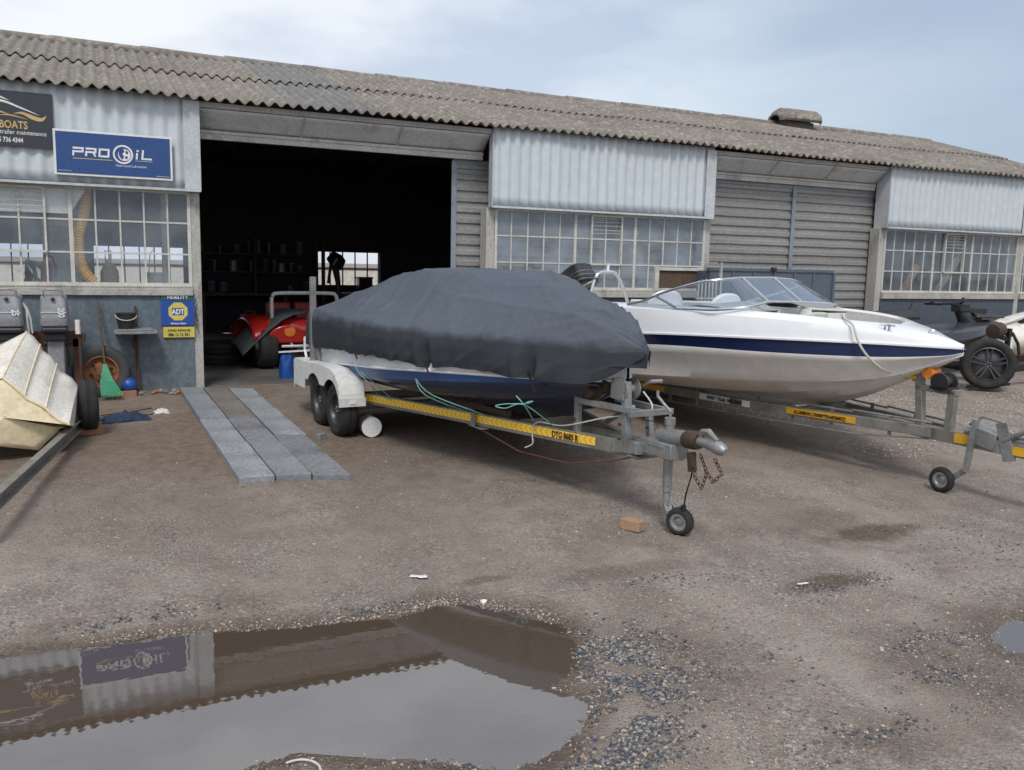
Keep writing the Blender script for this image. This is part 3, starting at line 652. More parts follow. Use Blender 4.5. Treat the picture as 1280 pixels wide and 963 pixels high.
# ------------------------------------------------------------------ trailer under the covered boat
TA = (3.04, -2.40); GA = .0785
def frame(A, ang):
    c, s = math.cos(ang), math.sin(ang)
    return lambda x, y: (A[0]+c*x-s*y, A[1]+s*x+c*y)
W1 = frame(TA, GA)
tr1 = local(thing('boat_trailer', 'galvanised boat trailer with yellow reflective rail and white mudguards under the covered boat', 'trailer', (TA[0], TA[1], .17), GA))
RL = [(-.94, .60), (-.92, -.25), (-.46, -1.73), (-.10, -2.92), (-.045, -3.15)]
for sd in (1, -1):
    m = MB(); P = [(sd*x, y, .52) for x, y in RL]
    for a, b_ in zip(P, P[1:]): m.bar(a, b_, .05, .10)
    m.build('frame_rail', M['galv_rail'], tr1, bev=.004)
for y, h in ((.45, .42), (-.05, .5), (-1.0, .5), (-1.9, .5), (-2.65, .5)):
    hw = abs(interp([(-3.15, .05), (-1.73, .44), (-.25, .90), (.6, .92)], y)); m = MB(); m.bar((-hw, y, h), (hw, y, h), .05, .06); m.build('crossmember', M['galv_rail'], tr1)
for y in (-.20, .31): m = MB(); m.cyl((-1.05, y, .42), (1.05, y, .42), .03); m.build('axle', M['galv_rail'], tr1)
m = MB()
for x in (-.42, .42): m = MB(); m.bar((x, .5, .56), (x*.7, -1.9, .58), .06, .05); m.build('bunk', M['timber'], tr1)
m = MB(); m.bar((0, -2.4, .52), (0, -3.62, .575), .09, .09); m.bar((-.10, -3.05, .53), (0, -3.5, .57), .05, .09); m.bar((.10, -3.05, .53), (0, -3.5, .57), .05, .09)
m.box(-.09, .09, -3.30, -3.02, .475, .495); m.build('drawbar', M['galv_rail'], tr1, bev=.005)
# yellow tape along the near rail
m = MB(); n3 = None
segs = [((-.915,-.27), (-.46,-1.73)), ((-.46,-1.73), (-.115,-2.88))]
for (a, b_) in segs:
    d = Vector((b_[0]-a[0], b_[1]-a[1], 0)).normalized(); nn = Vector((d.y, -d.x, 0)); nn = nn if nn.x < 0 else -nn
    p, q = Vector((*a, .497))+nn*.0285, Vector((*b_, .497))+nn*.0285
    m.add([p, q, q+Vector((0,0,.062)), p+Vector((0,0,.062))], [(0,1,2,3)])
tp = m.build('reflective_tape', M['tape'], tr1)
a, b_ = segs[1]; d = Vector((b_[0]-a[0], b_[1]-a[1], 0)).normalized(); nn = Vector((d.y, -d.x, 0)); nn = nn if nn.x < 0 else -nn
text_mesh('DTG 8685 R', .066, M['text_black'], tp, Vector((*a, .503))+d*.92+nn*.031, d, (0,0,1), 'registration', bold=.0012, sx=.72)
# mudguards, wheels
for sd in (-1, 1):
    X0, X1 = sd*1.20, sd*.965
    m = MB(); prof = [(.97,.49),(.97,.74),(.93,.770),(.45,.770),(.20,.785),(.0,.79),(-.18,.780),(-.32,.74),(-.41,.67),(-.45,.58),(-.455,.50)]
    pts = []
    for i in range(len(prof)-1):
        for k in range(4): t = k/4; pts.append((prof[i][0]+(prof[i+1][0]-prof[i][0])*t, prof[i][1]+(prof[i+1][1]-prof[i][1])*t))
    pts.append(prof[-1]); npt = len(pts)
    m.grid(lambda u, v: (X1+(X0-X1)*u, pts[round(v*(npt-1))][0], pts[round(v*(npt-1))][1]), 2, npt-1)
    # side valance with two wheel arches
    def low(y):
        z = .50 if y > .60 else (.60 if y > -.2 else .49)
        for cy in (-.20, .31):
            dd = .255**2-(y-cy)**2
            if dd > 0: z = max(z, .42+math.sqrt(dd)+.01)
        return z
    def up_(y):
        best = .5
        for i in range(npt-1):
            ya, yb = pts[i][0], pts[i+1][0]
            if min(ya, yb)-1e-6 <= y <= max(ya, yb)+1e-6: best = max(best, pts[i][1], pts[i+1][1])
        return best
    m.grid(lambda u, v: (X0, .97-1.42*u, (low(.97-1.42*u) if low(.97-1.42*u) < up_(.97-1.42*u)-.012 else up_(.97-1.42*u)-.012)*(1-v)+up_(.97-1.42*u)*v), 90, 1)
    m.box(min(X0,X1), max(X0,X1), .972, .98, .47, .75); m.box(min(X0,X1)-.004, max(X0,X1)+.004, -.475, -.458, .47, .545)
    o = m.build('mudguard', M['whitepaint'], tr1, smooth=False, solid=.006)
    for cy in (-.20, .31):
        gx, gy = W1(sd*1.09, cy); wheel(tr1, (sd*1.09, cy, G(gx, gy)+.245), (sd, 0, 0), .252, .155, .155)
# rear light guard with mesh, number box, guide posts
XG = -.06; m = MB(); m.tube([(-1.02+XG,.94,.77),(-1.02+XG,.99,.84),(-1.02+XG,.99,.97),(-.98+XG,1.0,1.0),(-.86+XG,1.0,1.0),(-.80+XG,1.0,.96),(-.80+XG,1.0,.84),(-1.02+XG,1.0,.83)], .014, 8)
m.bar((-1.02,1.0,.835), (-.55,1.0,.825), .02, .014); m.bar((-1.35,1.0,.825), (-1.0,1.0,.835), .03, .014); m.tube([(-.9,.95,.76),(-.86,.98,.83)], .012, 6)
g = m.build('light_guard', M['whitepaint'], tr1)
m = MB()
for k in range(7):
    m.bar((-1.07+k*.032,.995,.84), (-1.07+k*.032-.0,.995,.99), .004); m.bar((-1.07,.997,.85+k*.021), (-.88,.997,.85+k*.021), .004)
m.build('mesh', M['galv'], g)
for sd in (-1, 1):
    m = MB(); x = sd*1.11; m.bar((x, .62, .44), (x-.0*sd, .60, 1.60), .055, .05); m.bar((x+.045, .50, .74), (x+.03, .58, 1.12), .03, .012)
    m.bar((x, .60, .47), (x*.8, .60, .47), .05, .05); m.build('guide_post', M['galv'], tr1, bev=.004)
# winch post
m = MB()
for x, w in ((-.075, .058), (.13, .04)): m.bar((x, -3.17, .50), (x, -3.13, .985 if x < 0 else .80), w, .045)
m.bar((-.17, -2.70, .56), (-.17, -2.70, .83), .045, .04); m.bar((-.17, -2.68, .80), (-.075, -3.35, .80), .04, .042); m.bar((.13, -2.75, .80), (.13, -3.30, .80), .035, .042)
m.bar((-.2, -3.34, .80), (.16, -3.34, .80), .04, .04); m.bar((.16,-2.6,.60), (.02,-3.1,.80), .03, .03)
wp = m.build('winch_post', M['galv'], tr1, bev=.003)
m = MB(); m.lathe([(.0,-.085),(.085,-.085),(.085,-.075),(.035,-.07),(.035,.02),(.075,.03),(.075,.04),(0,.045)], (-.02, -3.10, .93), (1,0,0), 22); m.bar((.05,-3.10,.93),(.06,-3.22,.99),.016); m.cyl((.06,-3.22,.99),(.15,-3.23,.99),.014); m.box(-.12,-.108,-3.16,-3.02,.86,1.0)
m.build('winch', M['galv'], wp, smooth=True)
m = MB(); m.lathe([(0,-.11),(.045,-.11),(.05,-.05),(.03,0),(.05,.05),(.045,.11),(0,.11)], (-.02,-2.93,.93), (1,0,0), 18); m.bar((-.14,-2.93,.93),(-.14,-2.85,.80),.02,.04); m.lathe([(0,-.05),(.04,-.05),(.04,.05),(0,.05)], (-.16,-2.86,.88), (1,0,0), 14)
m.build('bow_roller', M['steel_dark'], wp, smooth=True)
# coupler, handbrake, chain, jockey wheel
m = MB(); m.cyl((0,-3.42,.66),(0,-3.76,.69),.052,.05); m.bar((-.0,-3.30,.58),(0,-3.62,.585),.15,.10); m.bar((-.07,-3.25,.55),(-.02,-3.5,.645),.03,.06); m.bar((.07,-3.25,.55),(.02,-3.5,.645),.03,.06)
cp = m.build('coupler', M['galv'], tr1, smooth=True, bev=.006)
m = MB()
prof = [(-.0,-3.74,.685,.034),(0,-3.84,.69,.030),(0,-3.91,.685,.034),(0,-3.97,.68,.044),(0,-4.01,.675,.036),(0,-4.03,.67,.018)]
m.tube([p[:3] for p in prof], [p[3] for p in prof], 14); m.tube([(0,-3.80,.71),(0,-3.82,.755),(0,-3.88,.765),(0,-3.96,.72)], [.012,.018,.02,.012], 8); m.build('hitch_head', M['galv'], cp, smooth=True)
m = MB(); m.tube([(.0,-3.68,.68),(0,-3.72,.685),(0,-3.77,.69),(0,-3.80,.69)], [.055,.060,.060,.05], 14); m.bar((-.01,-3.74,.61),(-.01,-3.76,.49),.05,.03); m.build('damper_boot', M['steel_dark'], cp, smooth=True)
def chain(pts, parent, m_, r=.011):
    mb = MB(); P = [Vector(p) for p in pts]; L_ = [0]
    for a, b_ in zip(P, P[1:]): L_.append(L_[-1]+(b_-a).length)
    n = max(2, int(L_[-1]/.026))
    for k in range(n):
        s = L_[-1]*(k+.5)/n; i = max(j for j in range(len(P)-1) if L_[j] <= s); t = (s-L_[i])/(L_[i+1]-L_[i]); c = P[i].lerp(P[i+1], t); d = (P[i+1]-P[i]).normalized()
        sdv = d.cross(Vector((1,0,0) if k % 2 else (0,1,.2))).normalized()
        mb.tube([c + d*math.cos(a)*.018 + sdv*math.sin(a)*r for a in [2*math.pi*q/8 for q in range(8)]], .0035, 5, closed=True)
    return mb.build('safety_chain', m_, parent)
chain([(.03,-3.78,.60),(.02,-3.86,.50),(.0,-3.84,.40),(-.02,-3.80,.46),(-.02,-3.78,.55)], tr1, M['rust']); chain([(.02,-3.92,.60),(.03,-3.98,.52),(.01,-3.93,.46),(0,-3.86,.52)], tr1, M['rust'])
gx, gy = W1(-.06, -3.64); gj = G(gx, gy)
JX = .012; m = MB(); m.cyl((JX,-3.50,.30),(JX,-3.50,.745),.031); m.cyl((JX,-3.50,gj+.13),(JX,-3.50,.42),.024); m.cyl((JX,-3.50,.745),(JX,-3.50,.79),.036); m.bar((JX,-3.50,gj+.19),(JX-.005,-3.56,gj+.085),.055,.012); m.bar((JX+.04,-3.50,gj+.16),(JX+.045,-3.60,gj+.09),.04,.008,up=(1,0,0))
jk = m.build('jockey_wheel_leg', M['galv'], tr1, smooth=True)
m = MB(); m.tube([(JX,-3.50,.79),(JX,-3.50,.83),(JX-.03,-3.46,.88),(JX-.055,-3.43,.925),(JX-.055,-3.43,.96)], .010, 8); m.build('crank_handle', M['galv'], jk)
wheel(tr1, (JX+.01, -3.63, gj+.09), (-1, -.45, 0), .093, .075, .05, rim_mat=M['galv'], name='jockey_wheel')
m = MB(); m.tube([(.02,-3.75,.60),(-.0,-3.74,.45),(.0,-3.70,.33),(.02,-3.66,.22)], .0055, 6); m.cyl((.02,-3.66,.24),(.02,-3.66,.19),.018); m.build('brake_cable', M['black'], tr1)
m = MB(); m.tube([(-.50,-1.7,.47),(-.36,-2.2,.34),(-.24,-2.7,.34),(-.1,-3.05,.42),(-.05,-3.2,.47)], .006, 6); m.tube([(.1,-3.1,.7),(.05,-3.3,.73),(.0,-3.44,.66),(-.03,-3.48,.60)], .004, 6); m.build('wiring', M['rust'], tr1)

# ------------------------------------------------------------------ hulls from stations
def hull_surface(name, parent, m, L0, L1, cols, half, ns=60, side=(-1, 1), smooth='all', **k):
    """cols: functions s -> (breadth fraction or absolute x, z) from keel outwards"""
    mb = MB(); nc = len(cols)-1
    for sd in side:
        mb.grid(lambda u, v: (lambda s: (sd*cols[round(v*nc)](s)[0], -s, cols[round(v*nc)](s)[1]))(L0+(L1-L0)*(1-(1-u)**1.35)), ns, nc)
    bm_v = mb
    return bm_v.build(name, m, parent, smooth=smooth, **k)
def bread(B, s0, L, p=2.2): return lambda s: B*(1-max(0, min(1, (s-s0)/(L-s0)))**p)

bt1 = local(thing('covered_boat', 'small navy and white motor boat on its trailer beneath a dark grey cover', 'boat', (TA[0], TA[1], .17), GA))
b1 = bread(1.03, .8, 3.06, 1.9)
k1 = [(-.72,.50),(1.2,.50),(1.9,.54),(2.35,.63),(2.65,.76),(2.85,.88),(3.0,.965),(3.05,.985)]
c1 = [(-.72,.63),(0,.66),(1,.70),(2,.76),(2.6,.83),(3.0,.91),(3.26,.99)]
w1 = [(-.72,.755),(-.3,.785),(0,.81),(.5,.845),(1,.88),(1.5,.915),(2.,.94),(2.7,.963),(3.26,.992)]
g1_ = [(-.72,1.25),(.5,1.21),(1.5,1.20),(2.4,1.18),(3.0,1.15),(3.26,1.13)]
st = [(-.72,.655),(0,.705),(1,.785),(2,.87),(2.7,.93),(3.26,.988)]
I = sinterp
ch = lambda s: .80 if s < 1 else .80-.25*((s-1)/2.3)**1.5
cols = [lambda s: (0, I(k1, s)), lambda s: (b1(s)*ch(s)*.5, I(k1, s)+(I(c1, s)-I(k1, s))*.45), lambda s: (b1(s)*ch(s), I(c1, s)-.015), lambda s: (b1(s)*ch(s)+b1(s)*.03, I(c1, s)), lambda s: (b1(s)*.97, I(st, s))]
h1 = hull_surface('hull', bt1, M['navyhull'], -.72, 3.05, cols, 0, smooth=True, solid=.008)
hull_surface('hull_band', h1, M['midblue'], -.72, 3.05, [lambda s: (b1(s)*.971+.002, I(st, s)), lambda s: (b1(s)*.99+.002, I(w1, s)-.018)], 0)
hull_surface('rub_rail', h1, M['gelcoat'], -.72, 3.05, [lambda s: (b1(s)*.99+.004, I(w1, s)-.018), lambda s: (b1(s)+.018, I(w1, s)-.012), lambda s: (b1(s)+.018, I(w1, s)+.006), lambda s: (b1(s)+.003, I(w1, s)+.010)], 0)
hull_surface('topside', h1, M['gelcoat'], -.72, 3.05, [lambda s: (b1(s)+.003, I(w1, s)+.010), lambda s: (b1(s)+.002, (I(w1, s)+I(g1_, s))/2), lambda s: (b1(s)*.99, I(g1_, s))], 0)
m = MB(); m.poly([(-1.05, .725, .75), (-1.05, .725, 1.24), (1.05, .725, 1.24), (1.05, .725, .75), (.84, .725, .62), (0, .725, .5), (-.84, .725, .62)], (0, -.02, 0)); m.build('transom', M['gelcoat_low'], bt1)

# the cover: cross-sections of a tent over windscreen and bow, skirt hanging to the hem
hem = [(-.76,.92),(-.5,.93),(0,.955),(.5,.975),(1,.985),(1.45,.985),(1.68,.965),(2.0,1.0),(2.25,.985),(2.55,.955),(2.8,.975),(3.0,1.01),(3.15,1.09),(3.28,1.16)]
gun = [(-.76,1.24),(-.5,1.285),(0,1.27),(.5,1.238),(1.5,1.24),(2.4,1.215),(3.0,1.175),(3.15,1.175),(3.28,1.175)]
fold = [(-.76,1.28),(-.45,1.40),(0,1.47),(.45,1.45),(.85,1.40),(1.2,1.43),(1.6,1.475),(2.07,1.455),(2.46,1.415),(2.83,1.37),(3.05,1.29),(3.28,1.18)]
top = [(-.76,1.30),(-.6,1.42),(-.2,1.545),(.15,1.655),(.5,1.69),(1.3,1.70),(1.8,1.69),(2.02,1.66),(2.25,1.585),(2.5,1.51),(2.83,1.47),(3.0,1.40),(3.14,1.29),(3.28,1.185)]
twz = [(-.76,1.29),(-.6,1.41),(-.2,1.535),(.15,1.645),(.5,1.678),(1.3,1.685),(1.55,1.67),(1.8,1.61),(2.1,1.52),(2.4,1.455),(2.8,1.42),(3.05,1.33),(3.28,1.182)]
bc = bread(1.11, .75, 3.27, 1.78)
CREASE = [((1.55,.46),(3.12,.46),.020,.022),((1.55,.46),(1.0,.36),.012,.02),((1.55,.46),(1.9,.70),.010,.02),((.95,.70),(.35,.28),.012,.018),((.5,.72),(-.1,.20),.011,.016),((2.05,.30),(2.9,.50),.012,.015),((2.1,.16),(2.7,.40),.010,.014),((2.5,.72),(3.0,.42),.010,.016),
          ((3.2,.3),(2.2,.62),.010,.014),((3.2,.2),(2.5,.22),.010,.014),((-.7,.72),(-.2,.35),.012,.018),((1.2,.72),(1.5,.5),.010,.015),((.2,.30),(.4,.66),.009,.015),((2.9,.70),(3.15,.5),.010,.014),((.7,.16),(1.3,.30),.008,.02)]
def crease(s, a):
    z = 0
    for (p, q, h, w) in CREASE:
        ex, ey = q[0]-p[0], (q[1]-p[1])*1.2; wx, wy = s-p[0], (a-p[1])*1.2; t = max(0, min(1, (wx*ex+wy*ey)/(ex*ex+ey*ey))); d = math.sqrt((wx-ex*t)**2+(wy-ey*t)**2)
        z += h*max(0, 1-d/w/1.8)*math.sin(math.pi*min(1, .15+t*.85))
    return z
def cover_pt(u, v):
    s = -.76+4.03*(1-(1-u)**1.2); t = v*2-1; sd = -1 if t < 0 else 1; a = abs(t)
    b = bc(s)
    fb_ = .72; tw = .45; kk = max(0, min(1, (s-2.1)/.9)); zt_ = I(top, s); zf = min(I(fold, s), zt_-.01)
    prof = [(0, zt_), (.25, zt_-.004), (tw, I(twz, s)), (fb_, zf), (1.0, I(gun, s)), (1.022, I(gun, s)-.10), (1.012, I(hem, s)+.04), (.99, I(hem, s)-.02)]
    kn = [0, .16, .30, .48, .68, .78, .92, 1.0]
    PX = [(kn[i], prof[i][0]) for i in range(8)]; PZ = [(kn[i], prof[i][1]) for i in range(8)]; rd = lambda P: .45*interp(P, a)+.55*(interp(P, max(0, a-.016))+interp(P, min(1, a+.016)))/2
    x = rd(PX); z = rd(PZ)
    X = sd*x*b; Y = -s; Z = z
    Z += crease(s+.05*sd, a)
    if sd > 0 and a > .68: Z += min(.14, .35*max(0, s-2.0))*(a-.68)/.32*(1 if s < 3.1 else max(0, (3.27-s)/.17))
    # folds: drapes down the skirt, long pulls over the top
    sk = max(0, min(1, (a-.66)/.3)); w = noise.noise((s*3.2, sd*2.0, a*.6))*.5+noise.noise((s*7.5+a*.8, sd*5, a*.5))*.5
    X += sd*(w*(.050+.03*max(0, min(1, s-1.6)))*sk + noise.noise((s*16, sd, a*1.5))*.013*sk + (.020*max(0, 1-2.4*abs(noise.noise((s*3.1+a*3, sd*4, 21))))**3*sk if s > 1.2 else 0))
    pull = 1-sk
    rg = abs(noise.noise((s*2.2+a*2.4, sd*3.1, 4)))
    r2 = 1-2*abs(noise.noise((s*1.5+a*3.4, sd*2.3+s*.4, 8))); r3 = 1-2*abs(noise.noise((s*4.5-a*2.2, sd*1.3, 15+a)))
    Z += pull*(.021*max(0, r2)**8 + .011*max(0, r3)**6 + (.06-rg*.2)*.08 + noise.noise((s*1.1-a*2, sd*3, 11))*.014 - (.028*(math.exp(-((s*.9+a*1.5-1.9)/.06)**2))+.02*(math.exp(-((s*1.2-a*1.3-.9)/.05)**2)))*a)
    Z += -.02*sk*(1-a)*4*max(0, w)
    for s0 in (-.62, .55, 1.68, 2.55):
        q_ = abs(s-s0); X -= sd*sk*(.045*math.exp(-(q_/.045)**2) - .018*math.exp(-((q_-.10)/.05)**2)); X += sd*sk*.010*math.cos(q_*52+a*3)*math.exp(-(q_/.22)**2)
    if a > .9: Z += (a-.9)*10*(noise.noise((s*2.6, sd*7, 3))*.035+noise.noise((s*9, sd*7, 3))*.014)
    return (X, Y, Z)
cv = local(thing('boat_cover', 'dark grey fabric cover draped over the navy boat and tied under its hull', 'boat cover', (TA[0], TA[1], .17), GA))
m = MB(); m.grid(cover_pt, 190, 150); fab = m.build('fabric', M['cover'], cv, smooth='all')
m = MB()
def endcap(u, v, y0, u0, out):
    p = Vector(cover_pt(u0, v)); t = u
    base = 1.0 if out > 0 else 1.0
    z0 = .93; z = p.z*(1-t)+min(p.z, z0)*t
    return (p.x, p.y+out*(math.sin(t*math.pi/2))*.035 + noise.noise((p.x*5, t*.8, 2))*.03*t, z)
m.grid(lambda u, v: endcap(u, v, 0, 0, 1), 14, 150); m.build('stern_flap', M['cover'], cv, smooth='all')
for s, dz in ((-.62, .20), (.55, .07), (1.68, .10), (2.55, .10)):
    m = MB(); x = -bc(s)-.012; z = I(hem, s); m.bar((x+.004, -s, z+.05), (x+.045, -s-.03, z-dz), .028, .004, up=(1,0,0)); m.build('strap', M['blackplastic'], cv)
def rope(name, label, pts, r, m_, grp=None, parent_loc=None, rz=0, loc_=True, sub=8):
    base = parent_loc or (0, 0, 0)
    t = MB(); P = []
    ps = [Vector(p) for p in pts]
    for i in range(len(ps)-1):
        p0 = ps[max(0, i-1)]; p1 = ps[i]; p2 = ps[i+1]; p3 = ps[min(len(ps)-1, i+2)]
        for k in range(sub):
            t_ = k/sub; P.append(.5*((2*p1)+(p2-p0)*t_+(2*p0-5*p1+4*p2-p3)*t_*t_+(3*p1-p0-3*p2+p3)*t_**3))
    P.append(ps[-1]); t.tube(P, r, 6); o = t.build(name, m_, None, smooth=True, off=None)
    if parent_loc: o.location = parent_loc; o.rotation_euler = (0, 0, rz)
    return tag(o, label, 'rope', grp)
B1L = (TA[0], TA[1], 0)
rope('tie_rope', 'thin green cord tying the cover to the trailer nearest the mudguard', [(-1.10,-.55,.90),(-1.08,-.62,.80),(-.98,-.66,.68),(-.86,-.55,.57),(-.84,-.75,.58),(-1.05,-.58,.80)], .0038, M['rope_green'], None, B1L, GA)
rope('tie_rope', 'thin green cord crossing the blue hull band to the middle of the yellow rail', [(-1.01,-1.70,.87),(-.93,-1.72,.74),(-.53,-1.62,.57),(-.47,-1.85,.57),(-.88,-1.74,.74),(-1.01,-1.71,.87)], .0038, M['rope_green'], None, B1L, GA)
rope('tie_rope', 'green cord knotted in a wide bow below the cover near the number plate', [(-.62,-2.58,.84),(-.58,-2.62,.78),(-.30,-2.33,.575),(-.57,-2.63,.78),(-.54,-2.68,.81),(-.57,-2.64,.79),(-.67,-2.52,.775),(-.72,-2.46,.755),(-.67,-2.52,.745),(-.58,-2.63,.78),(-.24,-2.50,.575)], .0038, M['rope_green'], None, B1L, GA)
rope('tie_rope', 'white cord looped over the winch and pulled down to the trailer rail', [(-.03,-2.86,1.06),(-.06,-2.90,1.13),(.0,-3.0,1.14),(.03,-3.05,1.08),(-.02,-2.95,1.07),(-.06,-2.83,.95)], .0055, M['rope_white'], None, B1L, GA)
rope('tie_rope', 'white line running slack from the winch arm back along the yellow rail', [(.02,-3.20,.92),(.02,-3.30,.84),(-.02,-3.28,.78),(-.12,-3.0,.72),(-.22,-2.60,.60),(-.30,-2.36,.59),(-.33,-2.34,.50),(-.34,-2.36,.43),(-.37,-2.30,.39)], .0055, M['rope_white'], None, B1L, GA)

# ------------------------------------------------------------------ white bowrider and its trailer
TB = (5.75, -2.0); GB = .0873; W2 = frame(TB, GB)
bt2 = local(thing('open_bow_boat', 'white open bow speedboat with navy stripe, curved windscreen and chrome arch', 'boat', (TB[0], TB[1], .17), GB))
b2 = bread(1.05, 1.0, 3.905, 2.3); L0, L1 = -1.40, 3.90
k2 = [(-1.4,.42),(.5,.42),(1.5,.44),(2.2,.49),(2.7,.58),(3.1,.715),(3.4,.87),(3.65,1.0),(3.8,1.08),(3.9,1.145)]
s2 = [(-1.4,.60),(0,.62),(1,.68),(2,.755),(2.7,.815),(3.1,.865),(3.4,.93),(3.65,1.03),(3.9,1.148)]
sb = [(-1.4,.80),(-.3,.89),(.7,.975),(1.7,1.036),(2.7,1.057),(3.4,1.08),(3.8,1.12),(3.9,1.15)]
sa = [(-1.4,.92),(-.3,1.0),(.7,1.074),(1.7,1.135),(2.7,1.169),(3.4,1.18),(3.9,1.175)]
sh = [(-1.4,1.30),(-.3,1.33),(.7,1.36),(1.7,1.37),(2.2,1.365),(2.7,1.352),(3.1,1.325),(3.4,1.29),(3.7,1.23),(3.9,1.178)]
c2 = lambda s: .86 if s < 1 else .86-.40*((s-1)/2.9)**1.4
st_ = lambda f: (lambda s: (b2(s)*c2(s)*f, I(k2, s)+(I(s2, s)-I(k2, s))*(f**1.15)))
low = [lambda s: (0, I(k2, s)), st_(.3), lambda s: (b2(s)*c2(s)*.32+.0, I(k2, s)+(I(s2, s)-I(k2, s))*.30-.012), st_(.6), lambda s: (b2(s)*c2(s)*.63, I(k2, s)+(I(s2, s)-I(k2, s))*.60-.014), st_(.9), lambda s: (b2(s)*c2(s), I(s2, s)-.016), lambda s: (b2(s)*(c2(s)+.03), I(s2, s)+.004)]
low += [(lambda t: (lambda s: (b2(s)*((c2(s)+.03)*(1-t)+.975*t - .02*math.sin(t*3.14)), I(s2, s)+(I(sb, s)-I(s2, s))*t)))(t) for t in (.25, .5, .75, 1)]
h2 = hull_surface('hull', bt2, M['gelcoat_low'], L0, L1, low, 0, ns=80, smooth=True, solid=.01)
hull_surface('hull_stripe', h2, M['navy'], L0, L1, [lambda s: (b2(s)*.975+.003, I(sb, s)), lambda s: (b2(s)*.99+.003, (I(sb, s)+I(sa, s))/2), lambda s: (b2(s)+.004, I(sa, s))], 0, ns=80)
for f_, nm in ((.32, 0), (.63, 0), (1.0, 1)):
    for sd in (-1, 1):
        mb = MB(); PT = []
        for k in range(60):
            s = -1.4+5.1*k/59; fz = I(k2, s)+(I(s2, s)-I(k2, s))*(f_ if f_ < 1 else 1); bx = b2(s)*c2(s)*f_; PT.append((sd*(bx+.004), -s, fz-.006))
        mb.tube(PT, [.009]*54+[.007,.006,.005,.004,.003,.002], 6); mb.build('spray_rail', M['gelcoat'], h2, smooth=True)
hull_surface('topside', h2, M['gelcoat'], L0, L1, [lambda s: (b2(s)+.005, I(sa, s)-.002), lambda s: (b2(s)+.024, I(sa, s)+.002), lambda s: (b2(s)+.024, I(sa, s)+.016), lambda s: (b2(s)+.002, I(sa, s)+.022), lambda s: (b2(s)*.985, (I(sa, s)*.4+I(sh, s)*.6)), lambda s: (b2(s)*.96, I(sh, s)-.012), lambda s: (b2(s)*.93, I(sh, s))], 0, ns=80, smooth=True)
m = MB(); m.poly([(-1.03,1.40,.85),(-1.0,1.40,1.29),(1.0,1.40,1.29),(1.03,1.40,.85),(.9,1.40,.6),(0,1.40,.42),(-.9,1.40,.6)], (0,-.02,0)); m.build('transom', M['gelcoat'], bt2)
# deck ring: side decks, dash between s 1.55 and 2.1, bow well open ahead of it, cockpit open behind
wellf = lambda s: max(0, b2(s)*.93-.15) if 2.12 < s < 3.25 else 0
def inner(s):
    if s < 2.18: return b2(s)*.93-.13
    if s < 3.3: return max(.02, (b2(s)*.93-.13)*math.sqrt(max(0, 1-max(0, (s-2.9)/.4)**2)))
    return 0
m = MB(); dk = [lambda s: (b2(s)*.93, I(sh, s)), lambda s: ((b2(s)*.93+inner(s))/2, I(sh, s)+.03), lambda s: (inner(s)+.02 if inner(s) else 0, I(sh, s)+.035), lambda s: (inner(s), I(sh, s)+.015)]
deck = hull_surface('deck', bt2, M['gelcoat'], L0, L1, dk, 0, ns=120, smooth=True)
hull_surface('liner', deck, M['liner'], L0, 3.295, [lambda s: (inner(s), I(sh, s)+.015), lambda s: (max(0, inner(s)-.03), I(sh, s)-.14), lambda s: (max(0, inner(s)-.06), I(sh, s)-.38), lambda s: (0, I(sh, s)-.40)], 0, ns=80, smooth=True)
m = MB()   # dash and consoles under the windscreen
for sd, x0, x1 in ((-1, .22, .80), (1, .22, .80)):
    m.grid(lambda u, v: (sd*(x0+(x1-x0)*u), -(1.45+.75*v), (1.10 if v == 0 else 1.385+.07*math.sin(min(1, v*1.3)*math.pi*.75)*(1-.5*u)-(.04*max(0, v-.75)*4))), 10, 12)
    m.grid(lambda u, v: (sd*(x0+(x1-x0)*u), -(2.20), 1.0+.36*v), 4, 2); m.grid(lambda u, v: (sd*x0, -(1.45+.75*u), 1.0+.40*v), 4, 2)
m.build('dash', M['liner'], deck, smooth=True, solid=.012)
def seat(cx, cy, w, z0, zt, m_, nm='seat'):
    b = MB(); b.grid(lambda u, v: (cx+(u-.5)*w*(1-.12*v), cy+.10*math.sin(v*2)+(.06*abs(u-.5)**2*4), z0+(zt-z0)*v*(1-.25*(abs(u-.5)*2)**3)), 10, 10)
    b.grid(lambda u, v: (cx+(u-.5)*w, cy-.42*v, z0+.12-.02*math.cos(u*6.28)), 6, 6); return b.build(nm, m_, bt2, smooth=True, solid=.07, bev=.02)
seat(-.42, -.95, .52, 1.05, 1.53, M['gelcoat']); seat(.45, -.95, .5, 1.05, 1.50, M['gelcoat']); seat(.33, -2.28, .62, 1.08, 1.37, M['liner'])
seat(0, .75, 1.5, 1.0, 1.26, M['liner'], 'bench_seat')
